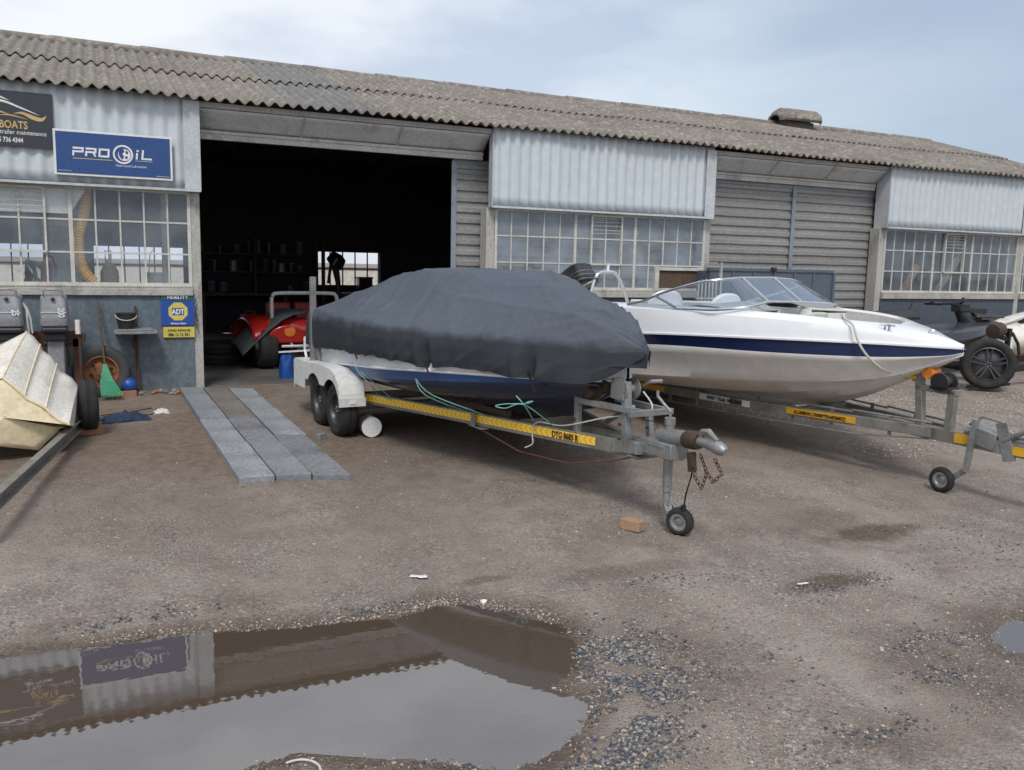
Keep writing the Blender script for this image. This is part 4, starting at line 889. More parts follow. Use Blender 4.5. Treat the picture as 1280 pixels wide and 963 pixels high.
# windscreen
def ws(pts_top, pts_bot, name='windscreen_pane'):
    m = MB(); n = len(pts_top)-1; m.grid(lambda u, v: tuple(Vector(pts_bot[round(u*n)]).lerp(Vector(pts_top[round(u*n)]), v)), n, 1); return m
def curve(pts, n):
    ps = [Vector(p) for p in pts]; out = []
    for i in range(len(ps)-1):
        p0 = ps[max(0, i-1)]; p1 = ps[i]; p2 = ps[i+1]; p3 = ps[min(len(ps)-1, i+2)]
        for k in range(n): t = k/n; out.append(.5*((2*p1)+(p2-p0)*t+(2*p0-5*p1+4*p2-p3)*t*t+(3*p1-p0-3*p2+p3)*t**3))
    out.append(ps[-1]); return out
topN = curve([(-.95,-.85,1.385),(-.945,-1.1,1.43),(-.94,-1.42,1.53),(-.90,-1.84,1.632),(-.72,-2.0,1.668),(-.45,-1.93,1.682)], 5)
botN = curve([(-.955,-.95,1.372),(-.955,-1.30,1.378),(-.95,-1.70,1.385),(-.92,-2.10,1.395),(-.72,-2.30,1.43),(-.44,-2.26,1.475)], 5)
topC = [Vector((-.45,-1.93,1.682)), Vector((.15,-1.76,1.685))]; botC = [Vector((-.44,-2.26,1.475)), Vector((.15,-2.13,1.462))]
mir = lambda L_, k: [Vector((-p.x*1.0+k, p.y, p.z)) for p in reversed(L_)]
topF = [Vector((.15,-1.76,1.685)), Vector((.45,-1.72,1.67)), Vector((.70,-1.62,1.64)), Vector((.80,-1.5,1.60)), Vector((.86,-1.2,1.52)), Vector((.90,-.62,1.385))]
botF = [Vector((.15,-2.13,1.462)), Vector((.50,-2.14,1.45)), Vector((.72,-2.08,1.43)), Vector((.86,-1.92,1.41)), Vector((.90,-1.5,1.40)), Vector((.91,-.72,1.375))]
wf = MB(); wf.tube(topN, .013, 8); wf.tube(botN, .013, 6); wf.tube(topC, .013, 8); wf.tube(botC, .012, 6); wf.tube(topF, .013, 8); wf.tube(botF, .013, 6)
for a, b_ in ((topC[0], botC[0]), (topC[1], botC[1])): wf.bar(a, b_, .035, .02)
wf.bar(topN[8], botN[9], .028, .014); wf.bar(topF[4], botF[4], .028, .014)
wsf = wf.build('windscreen_frame', M['alu'], bt2, smooth=True)
for a, b_ in ((topN, botN), (topC, botC), (topF, botF)): ws(a, b_).build('windscreen_pane', M['screen'], wsf, smooth='all')
# chrome arch at the stern quarter, mast light
m = MB(); P = curve([(-.42,.60,1.25),(-.38,.60,1.45),(-.32,.60,1.63),(-.25,.60,1.69),(-.14,.60,1.70),(-.03,.60,1.685),(.06,.60,1.58),(.16,.60,1.38),(.20,.60,1.25)], 5)
AR = [Vector((x, y, z)) for x, y, z in [(p.x, p.y, p.z) for p in P]]; m.tube(AR, .021, 10); m.tube([(-.34,.60,1.60),(-.36,1.0,1.46)], .012, 8)
ar = m.build('chrome_arch', M['chrome'], bt2, smooth=True)
m = MB(); m.cyl((-.14,.60,1.71),(-.14,.60,1.79),.018); m.cyl((-.14,.60,1.79),(-.14,.60,1.80),.022); m.build('stern_light', M['gelcoat'], ar, smooth=True)
# outboard engine, tilted up behind the transom
def cowl_mesh(parent, c, size, rot, m_, name='cowl', taper=.8, n=18):
    cx, cy, cz = c; sx, sy, sz = size; b = MB(); Mx = Matrix.Rotation(rot[0], 3, 'X') @ Matrix.Rotation(rot[1], 3, 'Y')
    def f(u, v):
        th = u*2*math.pi; ph = v; e = .38
        cth, sth = math.cos(th), math.sin(th); r = 1/((abs(cth)**4+abs(sth)**4)**.25)
        zz = -1+2*ph; rr = (1-max(0, abs(zz)-.62)**2/.1444*.9)**.5 if abs(zz) > .62 else 1
        rr = max(rr, .30 if zz < 0 else .02); tp = 1-(1-taper)*max(0, (zz+1)/2)
        p = Mx @ Vector((cth*r*rr*tp*sx/2, sth*r*rr*tp*sy/2, zz*sz/2)); return (cx+p.x, cy+p.y, cz+p.z)
    b.grid(f, 32, n); return b.build(name, m_, parent, smooth=True)
oe = cowl_mesh(bt2, (-.02, 1.52, 1.55), (.40, .84, .36), (R(-26), 0), M['cowl_black'], 'outboard_engine', .72, 22)
m = MB(); Mx = Matrix.Rotation(R(-26), 3, 'X')
for z in (-.06, .0, .05):
    ring = [Vector((-.02,1.52,1.55))+Mx@Vector((.207*math.copysign(abs(math.cos(a))**.5, math.cos(a)), .425*math.copysign(abs(math.sin(a))**.5, math.sin(a)), z-.07)) for a in [2*math.pi*k/40 for k in range(40)]]
    m.tube(ring, .004, 5, closed=True)
m.build('cowl_trim', M['galv'], oe)
m = MB(); m.bar((.02,1.42,1.40),(-.05,1.62,.95),.14,.22); m.tube([(-.05,1.62,.98),(-.05,1.85,.62)],[.07,.05],10); m.box(-.2,.1,1.38,1.50,1.05,1.30); m.build('drive_leg', M['blackplastic'], oe, bev=.01)

tr2 = local(thing('boat_trailer', 'galvanised truss-railed trailer with small yellow plates under the white speedboat', 'trailer', (TB[0], TB[1], .17), GB))
RL2 = [(-.56, 1.3), (-.55, -.5), (-.44, -2.0), (-.235, -3.1), (-.10, -3.75)]
for sd in (1, -1):
    m = MB(); P = [Vector((sd*x, y, .50)) for x, y in RL2]
    for a, b_ in zip(P, P[1:]): m.bar(a, b_, .045, .085)
    o = m.build('frame_rail', M['galv_rail'], tr2, bev=.004)
    m = MB()
    for a, b_ in zip(P[:-1], P[1:]):
        lo = Vector((0, 0, -.115)); k0 = lo if a is not P[0] else lo*.4; k1_ = lo if b_ is not P[-1] else lo*.5
        m.tube([a+k0, b_+k1_], .007, 6); n = max(1, int((b_-a).length/.36))
        for i in range(n): t = (i+.5)/n; p = a.lerp(b_, t); m.bar(p+Vector((0,0,.09)), p+k0.lerp(k1_, t), .035, .006, up=(sd,0,0))
        m.tube([a+Vector((0,0,.09)), b_+Vector((0,0,.075))], .009, 6)
    m.build('truss_rod', M['galv'], o)
for (hx, y, z) in ((.35,-2.6,.52),(.5,-1.4,.50),(.55,0.2,.48)): m = MB(); m.bar((-hx,y,z),(hx,y,z),.05,.05); m.build('crossmember', M['galv_rail'], tr2)
for y in (0, .7): m = MB(); m.cyl((-1.0,y,.40),(1.0,y,.40),.03); m.build('axle', M['galv_rail'], tr2)
m = MB(); m.bar((0,-2.6,.50),(0,-4.7,.465),.10,.10)
m.build('drawbar', M['galv_rail'], tr2, bev=.004)
def plate(y0, y1, z, h, m_, txt=None, tm=None, sz=.05, x0=None, sx=.8, name='plate'):
    xa, xb = -(-interp([(-3.75,-.10),(-3.1,-.235),(-2.,-.44),(-.5,-.55),(1.3,-.56)], y0))-.027, interp([(-3.75,-.10),(-3.1,-.235),(-2.,-.44),(-.5,-.55),(1.3,-.56)], y1)-.027
    if x0 is not None: xa = xb = x0
    m = MB(); m.poly([(xa, y0, z), (xb, y1, z), (xb, y1, z+h), (xa, y0, z+h)], (-.004, 0, 0)); o = m.build(name, m_, tr2)
    if txt:
        d = Vector((xb-xa, y1-y0, 0)).normalized(); text_mesh(txt, sz, tm, o, ((xa+xb)/2-.007, (y0+y1)/2, z+h*.2), d, (0,0,1), 'lettering', bold=.0006, sx=sx)
plate(-.52, -1.0, .475, .055, M['yellow']); plate(-1.50, -2.12, .472, .058, M['text_white'], 'SWIFT TRAIL 0/00 0000', M['text_black'], .052, sx=.82)
plate(-2.50, -3.15, .475, .058, M['yellow'], 'A.CARBON LTR0007TRA4E2800ZZ', M['text_black'], .042, sx=.78)
plate(-3.92, -4.10, .445, .075, M['yellow'], x0=-.052); plate(-4.38, -4.50, .435, .065, M['yellow'], x0=-.052)
m = MB(); m.bar((-.02,-3.60,.52),(-.02,-3.56,.93),.06,.06); m.bar((-.02,-3.85,.52),(-.02,-3.86,.84),.06,.06); m.bar((-.02,-3.54,.84),(-.02,-3.90,.83),.06,.045); m.bar((-.02,-3.50,.90),(-.02,-3.62,.955),.05,.05)
wp2 = m.build('winch_post', M['galv_rail'], tr2, bev=.004)
m = MB(); m.lathe([(0,-.06),(.045,-.06),(.05,0),(.045,.06),(0,.06)], (-.02,-3.66,.965), (1,0,0), 16); m.build('bow_roller', M['orange'], wp2, smooth=True)
m = MB(); m.lathe([(0,-.07),(.075,-.07),(.075,-.055),(.05,-.05),(.05,.05),(.075,.055),(.075,.07),(0,.07)], (-.03,-3.78,.905), (1,0,0), 22); m.box(-.1,.05,-3.86,-3.70,.845,.87); m.build('winch', M['blackplastic'], wp2, smooth=True)
m = MB(); m.bar((-.04,-3.36,.90),(-.04,-3.55,.915),.05,.03); m.build('bow_hook_strap', M['yellow'], wp2)
# overrun coupling, handbrake, jockey wheel
m = MB(); m.cyl((0,-3.98,.545),(0,-4.62,.53),.035); m.bar((-.0,-4.05,.54),(0,-4.25,.50),.14,.13); m.bar((-.04,-4.28,.66),(-.04,-4.36,.38),.03,.09); m.cyl((0,-4.62,.53),(0,-4.80,.53),.05)
m.tube([(-.04,-4.30,.52),(-.04,-4.45,.62),(-.04,-4.75,.70)], .022, 8); m.tube([(-.03,-4.02,.60),(-.03,-4.12,.68),(-.03,-4.28,.66),(-.03,-4.36,.58)], .012, 8); m.build('coupler', M['galv'], tr2, smooth=True, bev=.004)
gx, gy = W2(-.1, -3.9); gj = G(gx, gy)
m = MB(); m.bar((-.08,-4.10,.66),(-.09,-4.06,gj+.20),.05,.035); m.bar((-.09,-4.06,gj+.21),(-.09,-3.90,gj+.085),.045,.012,up=(1,0,0)); m.build('jockey_wheel_leg', M['galv'], tr2, bev=.003)
wheel(tr2, (-.12,-3.89,gj+.10), (-1,0,0), .102, .06, .055, rim_mat=M['rim_silver'], name='jockey_wheel')
chain([(-.03,-4.48,.45),(-.04,-4.52,.34),(-.03,-4.58,.32),(-.03,-4.64,.42)], tr2, M['rust'])
for sd in (-1, 1):
    for cy in (.0, .7):
        gx, gy = W2(sd*.95, cy); wheel(tr2, (sd*.95, cy, G(gx, gy)+.275), (sd,0,0), .28, .17, .18)
    m = MB(); m.grid(lambda u, v: (sd*(.84+.22*u), -.33+1.36*v, .50+.29*math.sin(math.pi*min(1, max(0, v)))**.35), 2, 24); m.build('mudguard', M['galv'], tr2, smooth=True, solid=.006)
for (x, s_) in ((-.30, 3.42), (-.99, .1), (.99, .1)):
    z = I(sh, s_)+.03; m = MB(); m.tube([(x,-s_+.07,z+.018),(x,-s_+.03,z+.022),(x,-s_-.03,z+.022),(x,-s_-.07,z+.018)],[.006,.009,.009,.006],8); m.cyl((x,-s_+.02,z-.02),(x,-s_+.02,z+.02),.009); m.cyl((x,-s_-.02,z-.02),(x,-s_-.02,z+.02),.009); m.build('cleat', M['chrome'], deck, smooth=True)
m = MB(); m.lathe([(0,.05),(.02,.045),(.034,.02),(.036,0)], (0,-3.62,I(sh,3.62)+.02), (0,0,1), 16); m.build('bow_light', M['chrome'], deck, smooth=True)
m = MB(); m.tube([(0,-3.48,.93),(0,-3.53,.93),(0,-3.54,.96),(0,-3.50,.985)], .008, 8); m.build('bow_eye', M['chrome'], h2, smooth=True)
# trailer fittings: marker lamp, bolts and clamps that break up the plain tubes
for sd in (-1, 1):
    m = MB(); m.box(sd*1.08-.03, sd*1.08+.03, -.485, -.476, .49, .52); m.build('marker_lamp', M['text_white'], tr1, bev=.003)
for x, y, z in ((-.11,-3.17,.60),(-.11,-3.17,.70),(-.17,-2.70,.66),(.13,-3.17,.66)):
    m = MB(); m.cyl((x-.03,y,z),(x-.045,y,z),.011,n=6); m.build('bolt', M['steel_dark'], tr1)
m = MB(); m.bar((-.47,-1.62,.46),(-.47,-1.84,.46),.07,.012); m.bar((-.52,-1.73,.47),(-.52,-1.73,.58),.012,.05); m.build('clamp_plate', M['galv'], tr1)
m = MB(); m.tube([(-.02,-3.05,.96),(-.02,-2.97,.99),(-.01,-2.92,.99),(0,-2.84,.965)], .011, 6); m.build('winch_strap', M['rope_white'], tr1)
m = MB(); m.box(-.13,.10,-3.34,-3.30,.52,.60); m.box(-.08,.12,-3.55,-3.40,.60,.615); m.build('gusset', M['galv'], tr1, bev=.003)
rope('bow_rope', 'cream mooring rope running from inside the white bow down to the winch post', [(-.10,-2.85,1.25),(-.30,-2.98,1.40),(-.42,-3.10,1.375),(-.50,-3.25,1.325),(-.50,-3.31,1.20),(-.43,-3.36,1.08),(-.27,-3.40,.97),(-.10,-3.47,.92),(-.04,-3.52,.915)], .0095, M['rope_white'], None, (TB[0], TB[1], 0), GB)
# ------------------------------------------------------------------ signs on the front wall
def sign_panel(name, label, x0, x1, z0, z1, y, m_face, m_edge, edge=.02, th=.02, corr=False, cat='sign'):
    t = thing(name, label, cat, ((x0+x1)/2, y, z0))
    b = MB(); b.box(x0, x1, y, y+th, z0, z1); bk = b.build('backing', m_edge, t, bev=.002)
    f = MB()
    if corr: n = 60; f.grid(lambda u, v: (x0+edge+(x1-x0-2*edge)*u, y-.004+.003*math.cos(2*math.pi*(x0+(x1-x0)*u)/PITCH), z0+edge+(z1-z0-2*edge)*v), n, 2)
    else: f.box(x0+edge, x1-edge, y-.004, y-.001, z0+edge, z1-edge)
    f.build('face', m_face, t); return t
UX, UZ = (1,0,0), (0,0,1)
s = sign_panel('shop_sign', 'dark sign reading BOATS in gold under a white and gold boat emblem', -2.35, -.375, 2.84, 3.385, -.145, M['sign_black'], M['sign_black'], .0, .02)
Y = -.1505
text_mesh('NANO BOATS'[5:], .105, M['gold'], s, (-.735, Y, 3.02), UX, UZ, 'lettering', bold=.002, sx=.78)
text_mesh('and trailer maintenance', .062, M['text_white'], s, (-.44, Y, 2.962), UX, UZ, 'lettering', sx=.86, align='RIGHT')
text_mesh('065 736 4344', .066, M['text_white'], s, (-.655, Y, 2.882), UX, UZ, 'lettering', bold=.0015, sx=.72, align='RIGHT')
def ribbon(pts, parent, m_, name='emblem', y=Y):
    """pts: (x, z, half width)"""
    c = curve([(p[0], p[2], p[1]) for p in pts], 8); m = MB(); n = len(c)-1
    def f(u, v):
        i = round(u*n); p = c[i]; q = c[min(n, i+1)]-c[max(0, i-1)]; d = Vector((q.x, 0, q.z)).normalized(); w = p.y*(v*2-1)
        return (p.x-d.z*w, y, p.z+d.x*w)
    m.grid(f, n, 1); return m.build(name, m_, parent)
ribbon([(-1.35,3.30,.003),(-1.1,3.35,.012),(-.90,3.335,.012),(-.76,3.29,.001)], s, M['text_white'])
ribbon([(-1.4,3.20,.003),(-1.15,3.29,.010),(-.85,3.285,.011),(-.66,3.225,.008),(-.50,3.165,.001)], s, M['text_white'])
ribbon([(-.73,3.165,.001),(-.65,3.175,.012),(-.55,3.135,.020),(-.48,3.125,.016),(-.435,3.165,.001)], s, M['gold'])
ribbon([(-1.3,3.14,.001),(-1.1,3.19,.012),(-.88,3.18,.010),(-.77,3.155,.001)], s, M['gold']); ribbon([(-.86,3.14,.001),(-.76,3.148,.007),(-.60,3.115,.001)], s, M['gold'])

s = sign_panel('oil_sign', 'white edged blue PRO OIL sign with a globe emblem, below the dark sign', -.385, .755, 2.585, 3.045, -.185, M['sign_blue'], M['text_white'], .022, .03)
Y = -.1905
def glyph(segs, x, z, w, h, t, shear=.10):
    """squared lettering: strokes between unit-cell points"""
    m = MB()
    for (a, b_) in segs:
        p = Vector((x+a[0]*w+a[1]*h*shear, Y, z+a[1]*h)); q = Vector((x+b_[0]*w+b_[1]*h*shear, Y-.0006, z+b_[1]*h)); m.bar(p+(p-q).normalized()*t*.45, q+(q-p).normalized()*t*.45, t, .002, up=(0,1,0))
    return m
t = .019; z0 = 2.795; h = .07
for segs, x, w in (([((0,1),(1,1)),((1,1),(1,.5)),((1,.5),(0,.5)),((0,.5),(0,0))], -.205, .085), ([((0,1),(1,1)),((1,1),(1,.5)),((1,.5),(0,.5)),((0,.5),(0,0)),((.75,.5),(1,0))], -.085, .085), ([((0,0),(0,1)),((0,1),(1,1)),((1,1),(1,0)),((1,0),(0,0))], .04, .085), ([((0,0),(0,.72))], .400, .02), ([((0,1.2),(0,0)),((0,0),(1,0))], .455, .085)):
    glyph(segs, x, z0, w, h, t).build('lettering', M['text_white'], s)
m = MB(); m.box(.400, .424, Y-.001, Y+.001, z0+h*1.02, z0+h*1.25)
m.build('lettering', M['text_white'], s)
m = MB(); m.lathe([(.098,0),(.098,-.002),(.080,-.002),(.080,0)], (.268, Y, 2.828), (0,1,0), 48); m.lathe([(0,-.001),(.062,-.001)], (.280, Y-.001, 2.823), (0,1,0), 28); m.build('globe', M['text_white'], s)
m = MB()
for blob in ([(-.03,.05),(.0,.06),(.01,.03),(-.01,.01),(.005,-.02),(-.01,-.05),(-.03,-.03),(-.045,.0),(-.04,.03)], [(.02,.045),(.045,.03),(.04,.005),(.02,.015)], [(.02,-.01),(.04,-.015),(.03,-.045),(.012,-.03)]):
    m.add([(.272+p[0]*1.05, Y-.0035, 2.826+p[1]*1.05) for p in blob], [tuple(range(len(blob)))])
m.build('globe_land', M['sign_blue'], s)
m = MB(); m.box(-.21, .165, Y-.0008, Y+.001, 2.757, 2.763); m.build('underline', M['adt_yellow'], s)
m = MB(); m.box(.385, .555, Y-.0008, Y+.001, 2.768, 2.772); m.build('underline', M['clad'], s)
text_mesh('Next Level Lubrication', .036, M['text_white'], s, (.345, Y, 2.700), UX, UZ, 'lettering', sx=.90)
text_mesh('www.prooil.co.za', .018, M['text_white'], s, (-.355, Y, 2.625), UX, UZ, 'lettering', align='LEFT'); text_mesh('Quality lubricants', .018, M['text_white'], s, (.72, Y, 2.617), UX, UZ, 'lettering', align='RIGHT')

s = thing('security_sign', 'green and blue security sign with yellow octagon and yellow phone strip by the doorway', 'sign', (.78, -.045, .84))
Y = -.045
for (x0, x1, za, zb_, m_, nm) in ((.605,.945,1.285,1.355,M['sign_green'],'header'), (.600,.945,1.003,1.2825,M['adt_blue'],'panel'), (.615,.945,.868,.985,M['adt_yellow'],'phone_strip')):
    b = MB(); b.box(x0, x1, Y, Y+.02, za, zb_); b.build(nm, m_, s)
m = MB(); c = (.775, Y-.002, 1.160); m.add([(c[0]+.108*math.cos(R(22.5+45*k)), c[1], c[2]+.108*math.sin(R(22.5+45*k))) for k in range(8)], [tuple(range(8))]); m.build('octagon', M['adt_yellow'], s)
m = MB(); m.box(.712, .838, Y-.0035, Y-.0025, 1.118, 1.198); m.build('badge', M['sign_blue'], s)
text_mesh('FIDELITY', .047, M['text_white'], s, (.775, Y-.003, 1.302), UX, UZ, bold=.001, sx=1.2); text_mesh('ADT', .078, M['text_white'], s, (.775, Y-.005, 1.130), UX, UZ, bold=.003, sx=.82)
text_mesh('Always there', .030, M['text_white'], s, (.775, Y-.003, 1.016), UX, UZ, bold=.0008); text_mesh('ARMED RESPONSE', .036, M['text_black'], s, (.78, Y-.003, .935), UX, UZ, sx=.82); text_mesh('086 12 12 301', .046, M['text_black'], s, (.78, Y-.003, .885), UX, UZ, bold=.0006, sx=.86)

# ------------------------------------------------------------------ paving slabs laid as a runway out of the door
def slab(c4, label, m_, k):
    cx = sum(p[0] for p in c4)/4; cy = sum(p[1] for p in c4)/4; zs = [G(p[0], p[1], False) for p in c4]; lift = .045+.006*math.sin(k*2.3)
    m = MB(); top_ = [(p[0], p[1], z+lift+random.uniform(-.003,.003)) for p, z in zip(c4, zs)]; bot = [(p[0], p[1], z-.03) for p, z in zip(c4, zs)]
    m.add(bot+top_, [(0,3,2,1),(4,5,6,7),(0,1,5,4),(1,2,6,5),(2,3,7,6),(3,0,4,7)]); o = m.build('concrete_slab', m_, None, bev=.006, off=(cx, cy, min(zs)))
    return tag(o, label, 'paving slab', 'concrete slabs laid out from the open doorway')
GP = .006
def lerp2(a, b_, t): return (a[0]+(b_[0]-a[0])*t, a[1]+(b_[1]-a[1])*t)
edges = [((.75,-.12),(.857,-4.0)), ((1.00,-.17),(1.125,-4.03)), ((1.265,-.25),(1.392,-4.06)), ((1.53,-.36),(1.672,-4.15))]
colname = ['left', 'middle', 'right']; rows = [[0,.215,.445,.71,1],[0,.43,.71,1],[.0,.31,.64,1]]
rown = {4: ['nearest the doorway','second from the doorway','third from the doorway','at the yard end'], 3: ['nearest the doorway','between its two neighbours','at the yard end']}
for ci in range(3):
    for ri in range(len(rows[ci])-1):
        t0, t1 = rows[ci][ri], rows[ci][ri+1]; e0, e1 = edges[ci], edges[ci+1]; g = .0016
        c4 = [lerp2(*e0, t0+g), lerp2(*e1, t0+g), lerp2(*e1, t1-g), lerp2(*e0, t1-g)]; c4 = [(p[0]+(GP if i in (0,3) else -GP), p[1]) for i, p in enumerate(c4)]
        brown = ci == 1 and ri < 1; cm_ = [M['concrete'], M['concrete_b'], M['concrete_c']][(ci*2+ri*3+ri//2) % 3]
        slab(c4, ('brown stained' if brown else 'blue grey')+' concrete slab in the '+colname[ci]+' row, '+rown[len(rows[ci])-1][ri], M['concrete2'] if brown else cm_, ci*4+ri)

# ------------------------------------------------------------------ left corner: cast-off hull, trailer beam, outboards, wheels
hl = thing('upturned_hull', 'weathered cream boat hull lying on its side with white lapped bottom', 'boat hull', (-.9, -2.9, .17))
FAR = [Vector(p) for p in ((-1.132, -2.15, 0.757), (-1.017, -2.15, 0.82), (-0.779, -2.15, 1.001), (-0.581, -2.15, 1.112), (-0.53, -2.15, 1.07), (-0.485, -2.15, 1.002), (-0.47, -2.15, 0.954), (-0.406, -2.15, 0.897), (-0.367, -2.15, 0.834), (-0.339, -2.15, 0.771), (-0.256, -2.15, 0.706), (-0.215, -2.15, 0.641), (-0.242, -2.15, 0.305))]
NEAR = [Vector(p) for p in ((-1.418, -2.85, 0.317), (-1.354, -2.85, 0.554), (-1.044, -2.85, 0.72), (-0.711, -2.85, 0.811), (-0.644, -2.85, 0.746), (-0.573, -2.85, 0.668), (-0.558, -2.85, 0.642), (-0.488, -2.85, 0.601), (-0.43, -2.85, 0.56), (-0.404, -2.85, 0.52), (-0.334, -2.85, 0.452), (-0.273, -2.85, 0.423), (-0.254, -2.4, 0.329))]
m = MB(); nb = len(FAR)-1
def strip(u, v):
    i = v*nb; k = int(min(i, nb-1)); t = i-k; p = FAR[k].lerp(FAR[k+1], t); q = NEAR[k].lerp(NEAR[k+1], t); r = p.lerp(q, u); r.z += .012*math.sin(u*math.pi)+noise.noise((u*3, v*9, 0))*.004; return tuple(r)
m.grid(strip, 12, nb*4); m.build('hull_bottom', M['creamwhite'], hl, smooth=True, solid=.006)
FC = NEAR + [Vector(p) for p in ((-0.343, -2.7, 0.368), (-0.498, -2.8, 0.221), (-0.749, -2.9, 0.291), (-1.143, -3.0, 0.399), (-1.389, -3.0, 0.368))]
m = MB(); c_ = Vector((-.72, -2.91, .52)); nfc = len(FC)
m.grid(lambda u, v: (lambda p: tuple(p.lerp(c_, u) + Vector((0, -.012*math.sin(u*1.57), 0))))(FC[round(v*(nfc-1))] if v < 1 else FC[0]), 6, nfc)
m.build('hull_side', M['cream'], hl, smooth=True, solid=.006)
m = MB(); m.add([tuple(p+Vector((0,.004,0))) for p in FAR] + [(-.24,-2.15,.32),(-.6,-2.15,.2),(-1.3,-2.15,.25)], [tuple(range(len(FAR)+3))]); m.add([tuple(NEAR[-1]), tuple(FAR[-1]), (-.24,-2.15,.32), (-.36,-2.9,.28)], [(0,1,2,3)]); m.build('transom', M['cream'], hl, solid=.004)
m = MB(); m.tube([tuple(p+Vector((0,-.006,.004))) for p in NEAR], .011, 6)
for i in (3, 5, 8): m.tube([strip(u/10, i/nb) for u in range(11)], .008, 6)
m.build('strake', M['cream'], hl, smooth=True)
tb = thing('trailer_frame', 'bare steel trailer beam running out from below the cream hull to the tyre', 'trailer', (-.3, -2.5, .2))
m = MB(); a, b_ = Vector((-.205,-2.10,.30)), Vector((-.66,-4.95,.30))
for dz, w, h in ((.042,.055,.008),(-.042,.055,.008)): m.bar(a+Vector((0,0,dz)), b_+Vector((0,0,dz)), w, h)
m.bar(a+Vector((-.020,0,0)), b_+Vector((-.020,0,0)), .008, .076); m.build('beam', M['timber_beam'] if 'timber_beam' in M else M['galv_rail'], tb)
m = MB(); m.bar((-.15,-2.05,.44),(-1.5,-2.05,.44),.05,.05); m.bar((-.26,-2.35,.31),(-1.4,-2.35,.31),.05,.05); m.bar((-.24,-2.05,.44),(-.24,-2.3,.33),.04,.05); m.build('axle', M['steel_dark'], tb)
wheel(tb, (-.145,-2.05,.452), (1,.06,0), .225, .155, .13, spokes=0, rim_mat=M['rust'])
def brick(loc, rz, label, m_=None, size=(.22,.105,.07), grp=None):
    m = MB(); x, y, z = size
    vs = [(sx*x/2*random.uniform(.94,1.03), sy*y/2*random.uniform(.94,1.03), (z if sz else 0)*random.uniform(.95,1.03)) for sz in (0,1) for sx, sy in ((-1,-1),(1,-1),(1,1),(-1,1))]
    m.add(vs, [(0,3,2,1),(4,5,6,7),(0,1,5,4),(1,2,6,5),(2,3,7,6),(3,0,4,7)]); o = m.build('brick', m_ or M['brick'], None, bev=.006); o.location = loc; o.rotation_euler = (random.uniform(-.04,.04), random.uniform(-.04,.04), rz); return tag(o, label, 'brick', grp)
brick((-.14,-2.05,G(-.14,-2.05)-.002), .05, 'red brick under the tyre of the bare trailer beam', size=(.24,.12,.055))
brick((.20,-.30,.245), .1, 'red brick lying against the wall below the blue ball', M['brick'])
bk = G(3.12,-5.80); brick((3.10,-5.84,bk-.004), .45, 'pale orange brick on open ground left of the jockey wheel', M['brick_pale'], (.09,.145,.07))
brick((1.74,-2.82,G(1.74,-2.82)-.004), .6, 'small grey block wedged behind the trailer tyre', M['concrete'], (.09,.06,.06))
